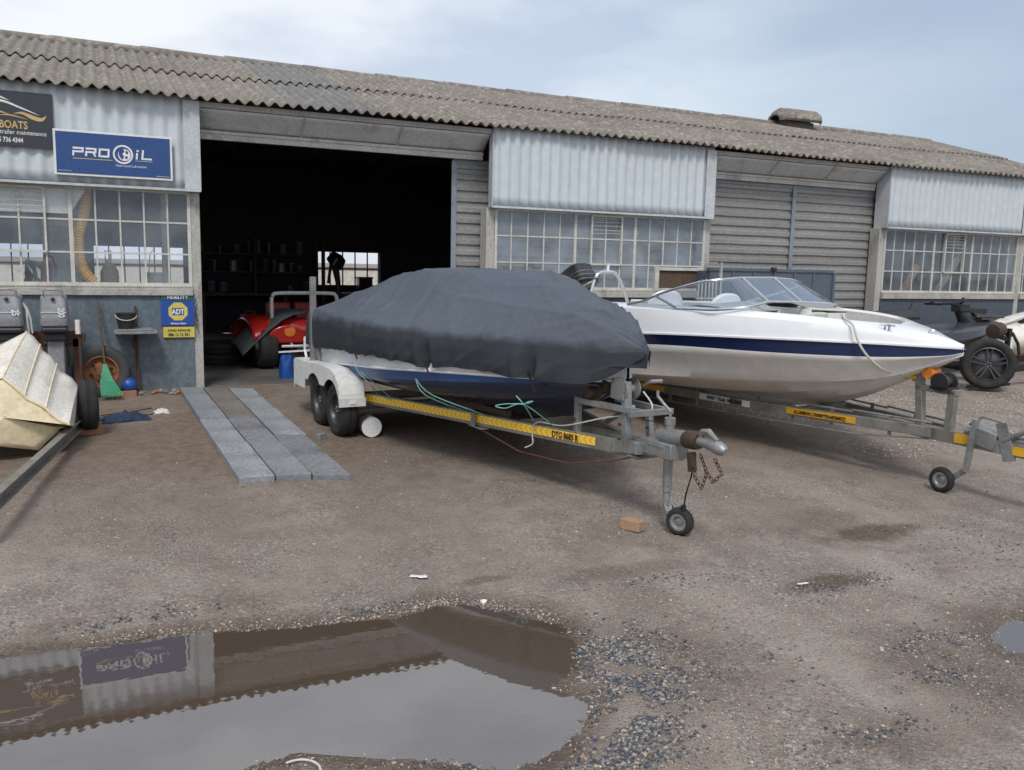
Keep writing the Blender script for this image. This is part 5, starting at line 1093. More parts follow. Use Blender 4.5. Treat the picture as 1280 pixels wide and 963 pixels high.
# outboards on their stand
sd_ = thing('outboard_stand', 'rusty steel rack that carries the two grey outboard engines', 'stand', (-.6, -.45, .26))
m = MB(); m.bar((-1.3,-.40,.90),(-.22,-.40,.90),.05,.16)
for x in (-1.2,-.26): m.bar((x,-.40,.25),(x,-.40,.9),.05,.05); m.bar((x,-.40,.35),(x,-.80,.26),.04,.04)
m.build('rack', M['rust'], sd_)
def outboard(x, label, txt, hoses):
    t = thing('outboard_engine', label, 'outboard engine', (x, -.5, .3)); w = .255
    c = MB(); prof = [(1.045,.245,.36),(1.06,.262,.40),(1.12,.262,.42),(1.25,.248,.40),(1.34,.232,.36),(1.362,.20,.30)]
    def f(u, v):
        i = v*(len(prof)-1); a = int(min(i, len(prof)-2)); q = i-a; z, sx, sy = [prof[a][k]+(prof[a+1][k]-prof[a][k])*q for k in range(3)]
        th = u*2*math.pi; ct, st_2 = math.cos(th), math.sin(th); return (x+sx/2*math.copysign(abs(ct)**.35, ct), -.52+sy/2*math.copysign(abs(st_2)**.35, st_2), z)
    c.grid(f, 48, 20); c.add([(f(k/48, 1)) for k in range(48)], [tuple(range(48))]); cw = c.build('cowl', M['cowl'], t, smooth=True)
    m = MB(); m.tube([(x-.085,-.70,1.355),(x-.08,-.71,1.405),(x-.06,-.715,1.418),(x+.06,-.715,1.418),(x+.08,-.71,1.405),(x+.085,-.70,1.355)], .011, 8); m.build('carry_handle', M['cowl'], cw, smooth=True)
    m = MB(); m.box(x-.112,x+.112,-.733,-.728,1.19,1.197); m.build('trim_line', M['text_white'], cw)
    text_mesh(txt, .085, M['text_white'], cw, (x+.04,-.735,1.19), (0,0,-1), (1,0,0), 'lettering', bold=.002, sx=.75)
    m = MB(); m.lathe([(0,0),(.02,0),(.02,-.004),(0,-.004)], (x, -.728, 1.32), (0,1,0), 12); m.build('badge', M['blackplastic'], cw)
    m = MB(); m.box(x-.12,x+.12,-.72,-.33,.985,1.043); m.box(x-.105,x+.105,-.68,-.36,.90,.984); m.build('lower_cowl', M['cowl_black'], t, bev=.02)
    m = MB(); m.bar((x,-.52,.90),(x,-.52,.50),.15,.20); m.bar((x,-.52,.52),(x,-.52,.36),.07,.20); m.box(x-.10,x+.10,-.66,-.40,.485,.51); m.tube([(x,-.40,.36),(x,-.50,.36),(x,-.64,.36),(x,-.70,.36)],[.03,.05,.05,.02],12); m.build('leg', M['cowl'], t, bev=.012)
    m = MB(); m.bar((x-.10,-.42,.98),(x-.10,-.42,.62),.03,.05); m.bar((x+.10,-.42,.98),(x+.10,-.42,.62),.03,.05); m.cyl((x-.11,-.44,.86),(x+.11,-.44,.86),.025); m.build('clamp_bracket', M['steel_dark'], t)
    if hoses:
        m = MB()
        for k in (0,.03): m.tube([(x+.13,-.60,1.28-k*.4),(x+.165-k*.2,-.62,1.22),(x+.19-k,-.62,1.12),(x+.20-k,-.62,.98)], .009, 6)
        m.build('hose', M['rope_white'], t, smooth=True)
outboard(-.835, 'grey outboard engine with two pale hoses, left of the pair on the rack', '25', True)
outboard(-.435, 'grey outboard engine marked 200, right of the pair on the rack', '200', False)
m = MB()   # tall pole with a pale float on it
pl = thing('pole', 'dark upright pole with a cream cylinder on top, by the right outboard', 'pole', (-.21,-.75,.25)); m.cyl((-.21,-.75,.22),(-.21,-.75,.97),.016); m.tube([(-.185,-.75,.90),(-.17,-.75,.98)],.018,8); m.build('shaft', M['steel_dark'], pl, smooth=True)
m = MB(); m.cyl((-.225,-.78,.98),(-.225,-.78,1.12),.024); m.build('cylinder', M['creamwhite'], pl, smooth=True)
# big wheel leaning on the wall
t = thing('spare_wheel', 'large worn wheel with rusty orange rim leaning against the blue wall', 'wheel', (-.03,-.15,.25)); wheel(t, (-.03,-.17,.515), (0,-1,.12), .29, .17, .165, rim_mat=M['rust_orange'] if 'rust_orange' in M else M['rust'], spokes=0, tyre_m=M['tyre_grey'] if 'tyre_grey' in M else M['tyre'])
m = MB()
for k in range(6): a = 2*math.pi*k/6+.3; m.lathe([(0,-.001),(.019,0)], (-.03+.105*math.cos(a), -.232, .52+.105*math.sin(a)), (0,1,0), 12)
m.build('vent_hole', M['black'], t)
# garden leaf rake
rk = thing('leaf_rake', 'green plastic leaf rake standing tines down with a thin handle', 'rake', (.03,-.42,.26))
m = MB(); m.cyl((.005,-.33,.62),(-.035,-.08,1.27),.011); m.build('handle', M['timber'], rk)
m = MB(); apex = Vector((.005,-.335,.62))
m.add([tuple(apex+Vector((-.015,0,0))), tuple(apex+Vector((.015,0,0))), (.085,-.40,.44), (-.045,-.40,.44)], [(0,1,2,3)]); 
for k in range(15):
    q = k/14; top_ = Vector((-.045+.13*q, -.40, .44)); bot = Vector((-.035+.20*q, -.50, .30+.02*abs(q-.5))); m.bar(top_, bot, .0075, .004); m.bar(bot, bot+Vector((0,-.03,-.012)), .006, .004)
for z in (.40, .35): s_ = (.44-z)/.155; m.bar((-.045+.01*s_, -.40-.1*s_, z), (.085+.08*s_, -.40-.1*s_, z), .010, .005)
m.build('tines', M['green'], rk, solid=.003)
# ball, shelf, bucket, pipe
bl = MB(); bl.lathe([(.085*math.sin(a)+.0001, -.085*math.cos(a)) for a in [math.pi*k/14 for k in range(15)]], (.235,-.22,.37), (0,.2,1), 24); tag(bl.build('ball', M['blue'], None, smooth='all'), 'deflated looking blue ball at the wall foot between wheel and pipe', 'ball')
sh_ = thing('wall_shelf', 'grey stone shelf on a rusty upright pipe against the blue wall', 'shelf', (.33,-.2,.26)); m = MB(); m.box(.11,.54,-.40,-.03,.935,.965); m.box(.15,.50,-.36,-.03,.966,.985); m.build('slab', M['concrete'], sh_, bev=.008)
m = MB(); m.cyl((.335,-.10,.22),(.335,-.08,.93),.016); m.cyl((.335,-.05,.99),(.335,-.05,1.22),.010); m.cyl((.318,-.13,.86),(.30,-.20,.84),.016); m.tube([(.315,-.14,.87),(.29,-.15,.85),(.295,-.15,.78),(.325,-.14,.76)],.012,8); m.build('pipe', M['rust'], sh_, smooth=True)
bkt = thing('bucket', 'black bucket with a pale handle standing on the wall shelf', 'bucket', (.235,-.22,.987)); m = MB(); m.lathe([(0,0),(.082,0),(.104,.16),(.108,.16),(.108,.168),(.100,.168),(.080,.01),(0,.01)], (.235,-.22,.987), (0,0,1), 28); m.build('body', M['blackplastic'], bkt, smooth=True)
m = MB(); m.tube([(.235+.106*math.cos(a), -.22-.106*abs(math.sin(a)), 1.135-.055*math.sin(a)) for a in [math.pi*k/14 for k in range(15)]], .005, 6); m.build('handle', M['rope_white'], bkt, smooth=True)
# things on the wall foot: rubble
for k in range(26):
    x = random.uniform(.30,.92); y = -.10-random.random()**2*.26; r = random.uniform(.015,.04); red = random.random() < .45
    m = MB()
    for v in ICOV: m.v.append((v.x*r*random.uniform(.8,1.5), v.y*r*random.uniform(.7,1.2), v.z*r*random.uniform(.5,.9)))
    m.f = list(ICOF); o = m.build('rubble_piece', M['brick'] if red else (M['concrete'] if k % 2 else M['concrete2'])); o.location = (x, y, G(x, y)+r*.35)
    tag(o, 'piece of broken red brick in the rubble at the foot of the blue wall' if red else 'piece of broken grey concrete in the rubble at the foot of the blue wall', 'rubble', 'broken red brick pieces' if red else 'broken grey concrete pieces')
# cloth, hose, hessian scrap
def heap(name, label, cat, cx, cy, rx, ry, h, m_, seed, n=34, rz=0):
    m = MB(); c, s_ = math.cos(rz), math.sin(rz)
    def f(u, v):
        a, b_ = u*2-1, v*2-1; rr = math.sqrt(a*a+b_*b_); k = 1+.25*noise.noise((a*2, b_*2, seed)); x, y = a*rx*k, b_*ry*k; X, Y = cx+c*x-s_*y, cy+s_*x+c*y
        e = max(0, 1-rr**2); return (X, Y, G(X, Y)+.004+h*e**.6*(.55+.9*abs(noise.noise((a*3.2+b_, b_*3.2, seed+3)))) + .008*noise.noise((a*9, b_*9, seed)))
    m.grid(f, n, n); return tag(m.build(name, m_, None, smooth='all', solid=.003), label, cat)
heap('cloth', 'crumpled dark blue cloth lying on the ground before the blue wall', 'cloth', .16,-1.52,.22,.13,.075,M['bluecloth'],1,rz=.2)
heap('rag', 'small pinkish rag at the end of the dark blue cloth', 'rag', .50,-1.28,.07,.06,.045,M['rope_white'],5)
rope('hose', 'thin dark hose curling over the ground beside the tyre', [(-.05,-1.30,.225),(.12,-1.24,.225),(.16,-1.36,.22),(.0,-1.44,.215),(-.10,-1.40,.215),(.2,-1.20,.225),(.42,-1.05,.235)], .007, M['black'])
rope('cord', 'dark cord trailing from the blue cloth to the rag', [(.28,-1.45,.215),(.36,-1.38,.215),(.44,-1.32,.225)], .008, M['black'])
tin = thing('paint_tin', 'white tin with rusty rim lying on its side by the trailer tyre', 'tin', (2.17,-2.75,.17)); gz = G(2.2,-2.8)
c0 = Vector((2.20,-2.86,gz+.098)); ax = Vector((-.05,-1,0)).normalized(); m = MB(); m.lathe([(0,0),(.086,0),(.088,.004),(.093,.004),(.093,-.004),(.090,-.008),(.090,-.19),(.093,-.20),(0,-.20)], c0, ax, 30); m.build('can', M['whitepaint'], tin, smooth=True)
m = MB(); m.lathe([(.0935,-.17),(.095,-.175),(.095,-.205),(.09,-.21)], c0, ax, 30); m.build('rust_rim', M['brick'], tin, smooth=True)
# litter on the gravel
def scrap(x, y, sx, sy, label, m_, rz):
    m = MB(); m.grid(lambda u, v: ((u-.5)*sx*(1+.3*noise.noise((u*3, v*3, x))), (v-.5)*sy*(1+.3*noise.noise((u*3, v*3, y))), .006+.012*abs(noise.noise((u*3, v*3, x+y)))), 8, 5)
    o = m.build('scrap', m_, None, smooth='all', solid=.002); o.location = (x, y, G(x, y)+.002); o.rotation_euler = (0, 0, rz); tag(o, label, 'litter')
scrap(1.52,-6.12,.10,.035,'white paper scrap on the ground above the big puddle',M['text_white'],-.6); scrap(3.45,-7.02,.075,.014,'thin white strip beside the damp patch right of centre',M['text_white'],-.1)
m = MB()
for v in ICOV: m.v.append((v.x*.022*random.uniform(.8,1.2), v.y*.018*random.uniform(.8,1.2), v.z*.014))
m.f = list(ICOF); o = m.build('stone', M['creamwhite']); o.location = (1.74,-6.52,G(1.74,-6.52)+.008); tag(o, 'single white stone on the top edge of the big puddle', 'stone')
gp = [(.52,-7.60),(.56,-7.60),(.60,-7.62),(.62,-7.67),(.61,-7.74)]
rope('cord', 'short white cord lying on the gravel spit in the puddle', [(x, y, max(.003, G(x, y))+.006) for x, y in gp], .0045, M['rope_white'])

# ------------------------------------------------------------------ inside the workshop
bg = local(thing('beach_buggy', 'red open buggy with white roll bar backed into the workshop doorway', 'car', (2.62,1.75,.275), .08))
m = MB()
def body(u, v):   # rounded tail tub
    a = -1+2*u; z = .30+.42*v; w = .74-.06*(1-v)**2; yb = -.16*(1-abs(a)**2.6)-.10*math.sin(v*2.2); return (a*w, yb+.10, z+.27-.12*(1-v)*0)
m.grid(lambda u, v: (( -1+2*u)*.42, .05-.22*math.sin(math.pi*(.15+.7*v))*(1-abs(-1+2*u)**3*.5), .62+.34*v), 24, 14)
for sd in (-1, 1):
    cxw = sd*.60
    m.grid(lambda u, v: (cxw+(u-.5)*.42, .42+.62*math.cos(math.pi*(.0+v*.95))*-1*-1-.0, .66+.33*math.sin(math.pi*v*.95)**.8-.06*abs(u-.5)**2*4), 10, 20)
m.grid(lambda u, v: ((-1+2*u)*.44, .1+1.9*v, .95-.14*abs(-1+2*u)**3-.10*v), 12, 14); m.grid(lambda u, v: ((-1+2*u)*.8, .6+1.6*v, .62), 4, 4)
bdy = m.build('body', M['red'], bg, smooth=True, solid=.012)
for sd in (-1, 1):
    m = MB(); x = sd*.36; m.grid(lambda u, v: (x+(u-.5)*.62*(1-.25*v), -.19-.03*math.sin(u*3.1)-.02*v, .635+(.25*(1-abs(u-.5)**2*1.6))*v), 14, 8); m.build('tail_panel', M['red'], bdy, smooth=True, solid=.02)
    m = MB(); m.lathe([(0,-.05),(.075,-.045),(.082,0),(.082,.02)], (sd*.33,-.20,.80), (0,1,0), 22); o = m.build('tail_light', M['orange'], bdy, smooth=True)
    o.scale = (1, 1, 1)
m = MB(); m.tube(curve([(-.46,.16,.80),(-.47,.16,1.18),(-.45,.16,1.27),(-.38,.16,1.30),(0,.16,1.305),(.38,.16,1.30),(.45,.16,1.27),(.47,.16,1.18),(.46,.16,.80)], 4), .027, 10); m.build('roll_bar', M['whitepaint'], bg, smooth=True)
m = MB(); m.tube([(-.46,-.30,.60),(.46,-.30,.60)], .018, 8); m.tube([(-.30,-.28,.60),(-.34,.1,.75)], .014, 6); m.tube([(.30,-.28,.60),(.34,.1,.75)], .014, 6); m.build('bumper', M['whitepaint'], bg, smooth=True)
m = MB(); m.box(-.30,.30,-.10,.45,.42,.70); m.cyl((-.3,.15,.55),(-.55,.15,.55),.04); m.cyl((.3,.15,.55),(.55,.15,.55),.04); m.box(-.22,-.02,-.20,-.08,.50,.66); m.cyl((.1,-.22,.52),(.1,.1,.52),.05); m.build('engine', M['steel_dark'], bg, bev=.01)
for sd in (-1, 1):
    wheel(bg, (sd*.60,.02,.30+.275), (sd,0,0), .30, .24, .17, rim_mat=M['rim_silver']); wheel(bg, (sd*.58,1.95,.26+.275), (sd,0,0), .26, .16, .17, rim_mat=M['rim_silver'])
for x in (-.2,.22): m = MB(); m.grid(lambda u, v: (x+(u-.5)*.36, .75+.12*v, .80+.34*v), 6, 8); m.build('seat', M['redmat'], bg, smooth=True, solid=.08, bev=.02)
cl = local(thing('dust_sheet', 'grey sheet thrown over the left rear wing of the red buggy', 'cloth', (2.62,1.75,.275), .08)); m = MB()
m.grid(lambda u, v: (-.96+.98*u, -.20+.75*v-.05*math.sin(u*5), min(1.06, .60+.46*math.sin(min(1, u*1.25)*math.pi*.5))-.12*(1-v)**2*(1-u)+.02*noise.noise((u*6, v*5, 1))), 26, 20); m.build('fabric', M['greycloth'], cl, smooth='all', solid=.004)
bgb = thing('bag', 'bright blue plastic bag standing behind the red buggy', 'bag', (2.10,.62,.275)); m = MB()
m.grid(lambda u, v: (2.10+(.095+.018*noise.noise((math.cos(u*6.28)*2, math.sin(u*6.28)*2, v*3)))*math.cos(u*6.283)*(1-.25*v**3), .62+(.075+.02*noise.noise((math.cos(u*6.28)*2, math.sin(u*6.28)*2, v*3+5)))*math.sin(u*6.283)*(1-.3*v**3), .278+.29*v+.02*noise.noise((u*6, 1, v))), 28, 16); m.add([(2.03,.58,.28),(2.17,.58,.28),(2.17,.67,.28),(2.03,.67,.28)],[(0,1,2,3)]); m.build('body', M['blue'], bgb, smooth='all')
m = MB(); m.tube([(2.06,.60,.55),(2.07,.60,.62),(2.12,.60,.62),(2.14,.60,.55)], .008, 6); m.build('handle', M['blue'], bgb)
def itm(name, label, cat, parts, loc, grp=None):
    t = thing(name, label, cat, loc, 0, grp)
    for nm, m_, fn in parts: m = MB(); fn(m); m.build(nm, m_, t, smooth=True)
    return t
wb_ = thing('workbench', 'long dark workbench against the rear wall of the workshop', 'workbench', (3.2,6.7,.275)); m = MB(); m.box(1.6,6.4,6.4,7.1,1.08,1.14); m.build('top', M['timber'], wb_); m = MB()
for x in (1.7,3.2,4.8,6.3):
    for y in (6.45,7.0): m = MB(); m.box(x-.04,x+.04,y,y+.08,.28,1.08); m.build('leg', M['timber'], wb_)
hz = thing('outboard_engine', 'dark outboard hung on a hoist in front of the rear workshop window', 'outboard engine', (3.9,5.6,.275)); cowl_mesh(hz, (3.98,5.6,1.78), (.30,.42,.24), (R(20), R(25)), M['cowl_black']); m = MB(); m.tube([(3.95,5.6,1.68),(4.0,5.6,1.4),(4.02,5.6,1.1)],[.07,.05,.04],10); m.bar((3.9,5.6,1.9),(3.82,5.6,1.35),.05,.03); m.build('leg', M['blackplastic'], hz)
m = MB(); m.bar((3.8,5.9,.28),(3.8,5.9,2.1),.06,.06); m.bar((3.8,5.9,2.05),(4.05,5.6,2.0),.05,.05); m.build('stand', M['steel_dark'], hz)
itm('toolbox', 'dark box standing on the bench below the rear window', 'box', [('body', M['cowl_black'], lambda m: m.box(4.72,5.0,6.75,6.95,1.142,1.42)), ('lid', M['blackplastic'], lambda m: m.box(4.71,5.01,6.74,6.96,1.422,1.46))], (4.85,6.8,1.14))
def jerry(x, y, z, s_, m_, label): return itm('fuel_can', label, 'fuel can', [('body', m_, lambda m: m.box(x-.12*s_,x+.12*s_,y-.07*s_,y+.07*s_,z,z+.3*s_)), ('handle', m_, lambda m: m.tube([(x-.07*s_,y,z+.29*s_),(x-.05*s_,y,z+.35*s_),(x+.05*s_,y,z+.35*s_),(x+.07*s_,y,z+.29*s_)],.014*s_,6)), ('cap', M['blackplastic'], lambda m: m.cyl((x+.09*s_,y,z+.3*s_),(x+.09*s_,y,z+.34*s_),.025*s_))], (x,y,z))
tb2 = thing('trolley', 'low steel trolley holding a red fuel can left of the buggy', 'trolley', (1.75,2.9,.275)); m = MB(); m.box(1.30,2.30,2.6,3.2,.60,.64); m.box(1.30,2.30,2.6,3.2,.36,.39); 
for x in (1.33,2.27):
    for y in (2.63,3.17): m.box(x-.02,x+.02,y-.02,y+.02,.30,.60); m.cyl((x-.02,y,.305),(x+.02,y,.305),.03)
m.build('frame', M['steel_dark'], tb2)
jerry(2.0,3.0,.642,1.0,M['redmat'],'red fuel can on the trolley beside the buggy')
for i, (x, y, z) in enumerate(((1.5,2.4,.275),(1.5,2.4,.425))):
    t = thing('tyre', 'worn black tyre lying flat on the workshop floor, '+('bottom of two' if i == 0 else 'top of two'), 'tyre', (x,y,z)); m = MB(); m.lathe([(r, h) for r, h in tyre_prof(.29,.15,.17)], (x,y,z+.078), (0,0,1), 40); m.build('carcass', M['tyre'], t, smooth=True)
shf = thing('shelving', 'dark shelving unit crowded with tins on the rear workshop wall', 'shelves', (1.9,6.9,.275)); m = MB()
for z in (1.50,1.85): m.box(1.55,3.9,6.8,7.15,z,z+.03)
for x in (1.56,2.7,3.88): m.box(x-.02,x+.02,6.8,6.84,1.14,2.2)
m.build('frame', M['steel_dark'], shf)
rr = random.Random(3); cols_ = [('dark', M['blackplastic']), ('grey', M['galv']), ('brown', M['timber']), ('slate', M['slate'])]
for z in (1.142,1.532,1.882):
    x = 1.7
    while x < 3.8:
        r = rr.uniform(.04,.09); h_ = rr.uniform(.10,.24); cn, cm = rr.choice(cols_)
        if z > 1.2 or rr.random() < .6:
            t = thing('tin', cn+' tin among the clutter at the back of the workshop', 'tin', (x,6.95,z+.001), 0, cn+' tins at the back of the workshop'); m = MB(); m.cyl((x,6.95,z+.001),(x,6.95,z+h_),r,n=14); m.build('can', cm, t, smooth=True); m = MB(); m.cyl((x,6.95,z+h_),(x,6.95,z+h_+.012),r*.94,n=14); m.build('lid', M['galv'], t, smooth=True)
        x += r*2+rr.uniform(.03,.20)
# behind the left window
dct = thing('flexible_duct', 'yellow flexible duct hanging down behind the left window', 'duct', (-.15,.6,.275)); m = MB(); P = curve([(-.11,.20,2.50),(-.13,.18,2.24),(-.20,.16,1.97),(-.195,.16,1.72),(-.13,.16,1.55),(.02,.18,1.38)], 30); m.tube(P, [.058+.006*math.sin(i*1.9) for i in range(len(P))], 12); m.build('hose', M['duct'], dct, smooth=True)
m = MB(); m.cyl((-.11,.20,2.48),(-.11,.20,3.3),.06); m.build('collar', M['galv'], dct, smooth=True)
ex = thing('gas_cylinder', 'red cylinder with black valve behind the left window', 'gas cylinder', (-.545,.5,.275)); m = MB(); m.lathe([(0,.9),(.065,.9),(.065,1.62),(.05,1.68),(.02,1.70),(0,1.70)], (-.545,.5,0), (0,0,1), 20); m.build('body', M['redmat'], ex, smooth=True); m = MB(); m.cyl((-.545,.5,1.70),(-.545,.5,1.76),.02); m.tube([(-.545,.5,1.75),(-.48,.48,1.74),(-.44,.47,1.62),(-.45,.47,1.5)],.014,6); m.build('valve', M['blackplastic'], ex)
ts = thing('side_table', 'low table behind the left window holding cylinder and drum', 'table', (-.3,.8,.275)); m = MB(); m.box(-1.5,.85,.36,1.1,.84,.88); m.build('top', M['timber'], ts); m = MB()
for x in (-1.4,.75): m.box(x,x+.05,.42,.47,.28,.84); m.box(x,x+.05,1.0,1.05,.28,.84)
m.build('leg', M['timber'], ts)
dr = thing('drum', 'pale yellow drum with a nozzle on top behind the left window', 'drum', (.09,.85,.88)); m = MB(); m.lathe([(0,.88),(.10,.88),(.10,1.58),(.06,1.66),(.03,1.68),(0,1.68)], (.10,.85,0), (0,0,1), 22); m.build('body', M['cream'], dr, smooth=True); m = MB(); m.cyl((.09,.85,1.68),(.09,.85,1.72),.035); m.tube([(.06,.85,1.72),(.06,.85,1.82),(.12,.85,1.82),(.12,.85,1.72)],.010,6); m.build('nozzle', M['duct'], dr)
tu = thing('plastic_tub', 'white plastic tub standing on the table behind the left window', 'tub', (.62,.7,.88)); m = MB(); m.lathe([(0,.882),(.10,.882),(.12,1.56),(.125,1.565),(.125,1.58),(0,1.58)], (.62,.7,0), (0,0,1), 20); m.build('body', M['whitepaint'], tu, smooth=True); m = MB(); m.tube([(.52,.7,1.56),(.54,.68,1.80),(.64,.66,1.93),(.74,.68,1.80),(.76,.7,1.55)],.006,6); m.build('wire_handle', M['galv'], tu)
bgk = thing('bag', 'black and white bag hanging inside the left window', 'bag', (-.63,.2,1.45)); m = MB(); m.grid(lambda u, v: (-.74+.2*u+.03*v*(1-2*u)+.012*noise.noise((u*5, v*5, 0)), .14+.05*math.sin(u*3.1)*math.sin(v*3.1)+.01*noise.noise((u*7, v*7, 2)), 1.45+.26*v-.03*u*v), 14, 14); m.build('fabric', M['blackplastic'], bgk, smooth='all', solid=.01)
m = MB(); m.poly([(-.70,.118,1.66),(-.655,.112,1.60),(-.645,.112,1.55),(-.68,.118,1.60)],(0,-.003,0)); m.poly([(-.62,.112,1.64),(-.575,.112,1.60),(-.58,.112,1.50),(-.60,.112,1.52)],(0,-.003,0)); m.build('print', M['text_white'], bgk)
pb = thing('ceiling_board', 'cream board with a slanted edge behind the top of the left window', 'board', (-.9,.4,2.2)); m = MB(); m.poly([(-2.2,.045,2.60),(-.04,.045,2.60),(-.10,.045,2.47),(-.265,.045,2.20),(-2.2,.045,2.20)],(0,.02,0)); m.build('sheet', M['board'], pb)
m = MB()
for x in (-1.8,-.9): m.box(x,x+.03,.067,.10,2.2,3.2)
m.build('batten', M['timber'], pb)
cb = thing('cupboard', 'pinkish beige cupboard end seen through the left window', 'cupboard', (-.42,1.3,.275)); m = MB(); m.box(-.60,-.20,1.2,1.7,.28,2.18); m.build('carcass', M['board'], cb, bev=.004); m = MB(); m.box(-.59,-.21,1.18,1.198,.4,2.1); m.build('door', M['liner'], cb)
pp = thing('column', 'pale pipe column behind the right end of the left window', 'pipe', (.62,.5,.275)); m = MB(); m.cyl((.70,.45,.28),(.70,.45,3.4),.045); m.build('pipe', M['interior_pipe'] if 'interior_pipe' in M else M['post'], pp, smooth=True); m = MB(); m.cyl((.70,.45,.275),(.70,.45,.30),.08); m.build('base_plate', M['steel_dark'], pp)

for x0, x1, lab in ((12.35, 12.75, 'shorter pale timber leaning behind the right window, nearer the doors'), (13.1, 13.9, 'long pale timber leaning diagonally behind the right window')):
    t = thing('timber_plank', lab, 'timber', (x0, .3, .275)); m = MB(); m.bar((x0-.5, .35, .28), (x1, .16, 2.25 if x1 > 13 else 1.9), .13, .04, up=(0,1,0)); m.build('plank', M['brick_pale'], t, bev=.004)

# ------------------------------------------------------------------ beyond the white boat
ct = thing('steel_skip', 'slate blue steel skip standing before the closed sliding doors', 'skip', (9.1,-.3,.27)); m = MB(); m.box(7.95,10.30,-.33,-.28,.30,1.74); m.box(10.24,10.30,-.27,.15,.30,1.74); m.box(7.95,8.0,-.27,.15,.30,1.74); m.box(7.95,10.3,-.34,.15,.27,.299)
m.build('side', M['slate'], ct); m = MB(); m.box(7.93,10.32,-.35,-.26,1.742,1.785); m.box(10.30,10.345,-.36,-.26,.28,1.74)
for k in range(1, 6): m.box(7.95+k*.39,7.99+k*.39,-.345,-.331,.33,1.74)
m.build('rim', M['slate'], ct, bev=.004); m = MB(); m.cyl((9.05,-.36,1.78),(9.13,-.36,1.78),.03); m.build('lug', M['steel_dark'], ct)
rk2 = thing('pipe_rack', 'rack of short white upright rods beside the wooden hatch', 'rack', (7.75,-.5,.27)); m = MB()
for k in range(7): x = 7.62+k*.062; m.bar((x,-.5,.27),(x,-.5,1.60+.012*(k % 3)),.014,.014)
m.build('rod', M['frame'], rk2); m = MB(); m.bar((8.00,-.5,.27),(8.00,-.5,1.86),.03,.03); m.bar((7.58,-.5,1.35),(8.0,-.5,1.35),.02,.03); m.bar((7.60,-.5,1.85),(7.93,-.5,1.85),.012,.012); m.build('frame', M['post'], rk2)

# jet ski on its trailer
js = local(thing('jet_ski', 'dark blue grey jet ski with black handlebars on a trailer behind the white bow', 'jet ski', (11.55,-1.0,.25), R(78)))
# local frame: forward = -y
def jb(f): return f
kz = [(-1.3,.52),(.2,.50),(.7,.58),(1.1,.74),(1.38,.93)]; ez = [(-1.3,.72),(.2,.74),(.8,.82),(1.2,.91),(1.38,.955)]; uz = [(-1.3,.88),(.2,.92),(.8,.97),(1.2,1.0),(1.4,.975)]
bj = bread(.52, .2, 1.40, 2.0)
hull_surface('hull', js, M['pwc_low'], -1.3, 1.38, [lambda s: (0, I(kz, s)), lambda s: (bj(s)*.4, I(kz, s)*.6+I(ez, s)*.4), lambda s: (bj(s)*.8, I(ez, s)-.03), lambda s: (bj(s)*.95, I(ez, s))], 0, ns=50, smooth=True)
hull_surface('deck', js, M['pwc'], -1.3, 1.40, [lambda s: (bj(s)*.95, I(ez, s)), lambda s: (bj(s)*1.04, I(ez, s)+.03), lambda s: (bj(s)*1.02, I(uz, s)-.03), lambda s: (bj(s)*.9, I(uz, s)), lambda s: (bj(s)*.5, I(uz, s)+.035), lambda s: (0, I(uz, s)+.06)], 0, ns=50, smooth=True)
m = MB(); m.grid(lambda u, v: ((-1+2*u)*.15, .15+1.1*v, 1.0+.20*math.sin(math.pi*(.12+.76*u))*(1-.3*v)), 12, 14); m.build('seat', M['blackplastic'], js, smooth=True, solid=.03)
m = MB(); m.tube([(0,-.85,.98),(0,-.77,1.10),(0,-.67,1.22),(0,-.65,1.28)],[.14,.11,.08,.07],12); m.box(-.10,.10,-.79,-.59,1.18,1.31); m.build('steering_column', M['blackplastic'], js, smooth=True, bev=.015)
m = MB(); m.tube([(-.40,-.40,1.38),(-.20,-.58,1.36),(0,-.66,1.31),(.20,-.60,1.30),(.38,-.40,1.30)], .020, 8); m.tube([(-.42,-.36,1.39),(-.26,-.52,1.37)], .032, 8); m.tube([(.24,-.55,1.30),(.42,-.36,1.30)], .032, 8); m.build('handlebar', M['blackplastic'], js, smooth=True)
m = MB(); m.tube([(.30,-.45,1.32),(.36,-.25,1.36),(.38,-.10,1.30),(.38,-.04,1.15),(.35,-.06,.98)], .008, 6); m.build('cable', M['black'], js)
m = MB(); m.grid(lambda u, v: ((-1+2*u)*.16, -.88-.50*v, 1.10+.08*math.sin(math.pi*u)*(1-v*.5)), 10, 10); m.bar((0,-.70,1.21),(0,-1.15,1.20),.07,.06); m.build('hood', M['blackplastic'], js, smooth=True, solid=.015)
m = MB(); m.lathe([(0,-.03),(.02,-.03),(.02,.03),(0,.03)], (.05,-1.0,1.22), (0,1,0), 12); m.build('filler_cap', M['chrome'], js, smooth=True); m = MB(); m.box(-.06,.12,-1.05,-.92,1.01,1.09); m.build('hose_clamp', M['rust'], js)
tj = thing('small_trailer', 'black and grey light trailer under the jet ski with a white reflector strip', 'trailer', (11.5,-2.0,.2)); m = MB(); m.bar((11.55,-2.30,.35),(11.9,.4,.44),.07,.07); m.bar((10.9,-1.6,.45),(12.6,-1.9,.45),.06,.06); m.bar((11.15,-.8,.50),(12.3,-.6,.50),.05,.06); m.bar((11.45,-2.45,.44),(14.2,-2.2,.50),.07,.10); m.bar((10.7,-2.52,.24),(11.6,-2.5,.235),.03,.04)
m.build('frame', M['black'], tj); m = MB(); m.bar((11.60,-2.42,.30),(11.60,-2.42,1.02),.06,.06); m.bar((11.60,-2.42,.86),(11.35,-2.30,.95),.06,.06); ps = m.build('post', M['black'], tj); m = MB(); m.box(11.60,11.645,-2.462,-2.455,.66,.90); m.build('reflector', M['text_white'], ps)
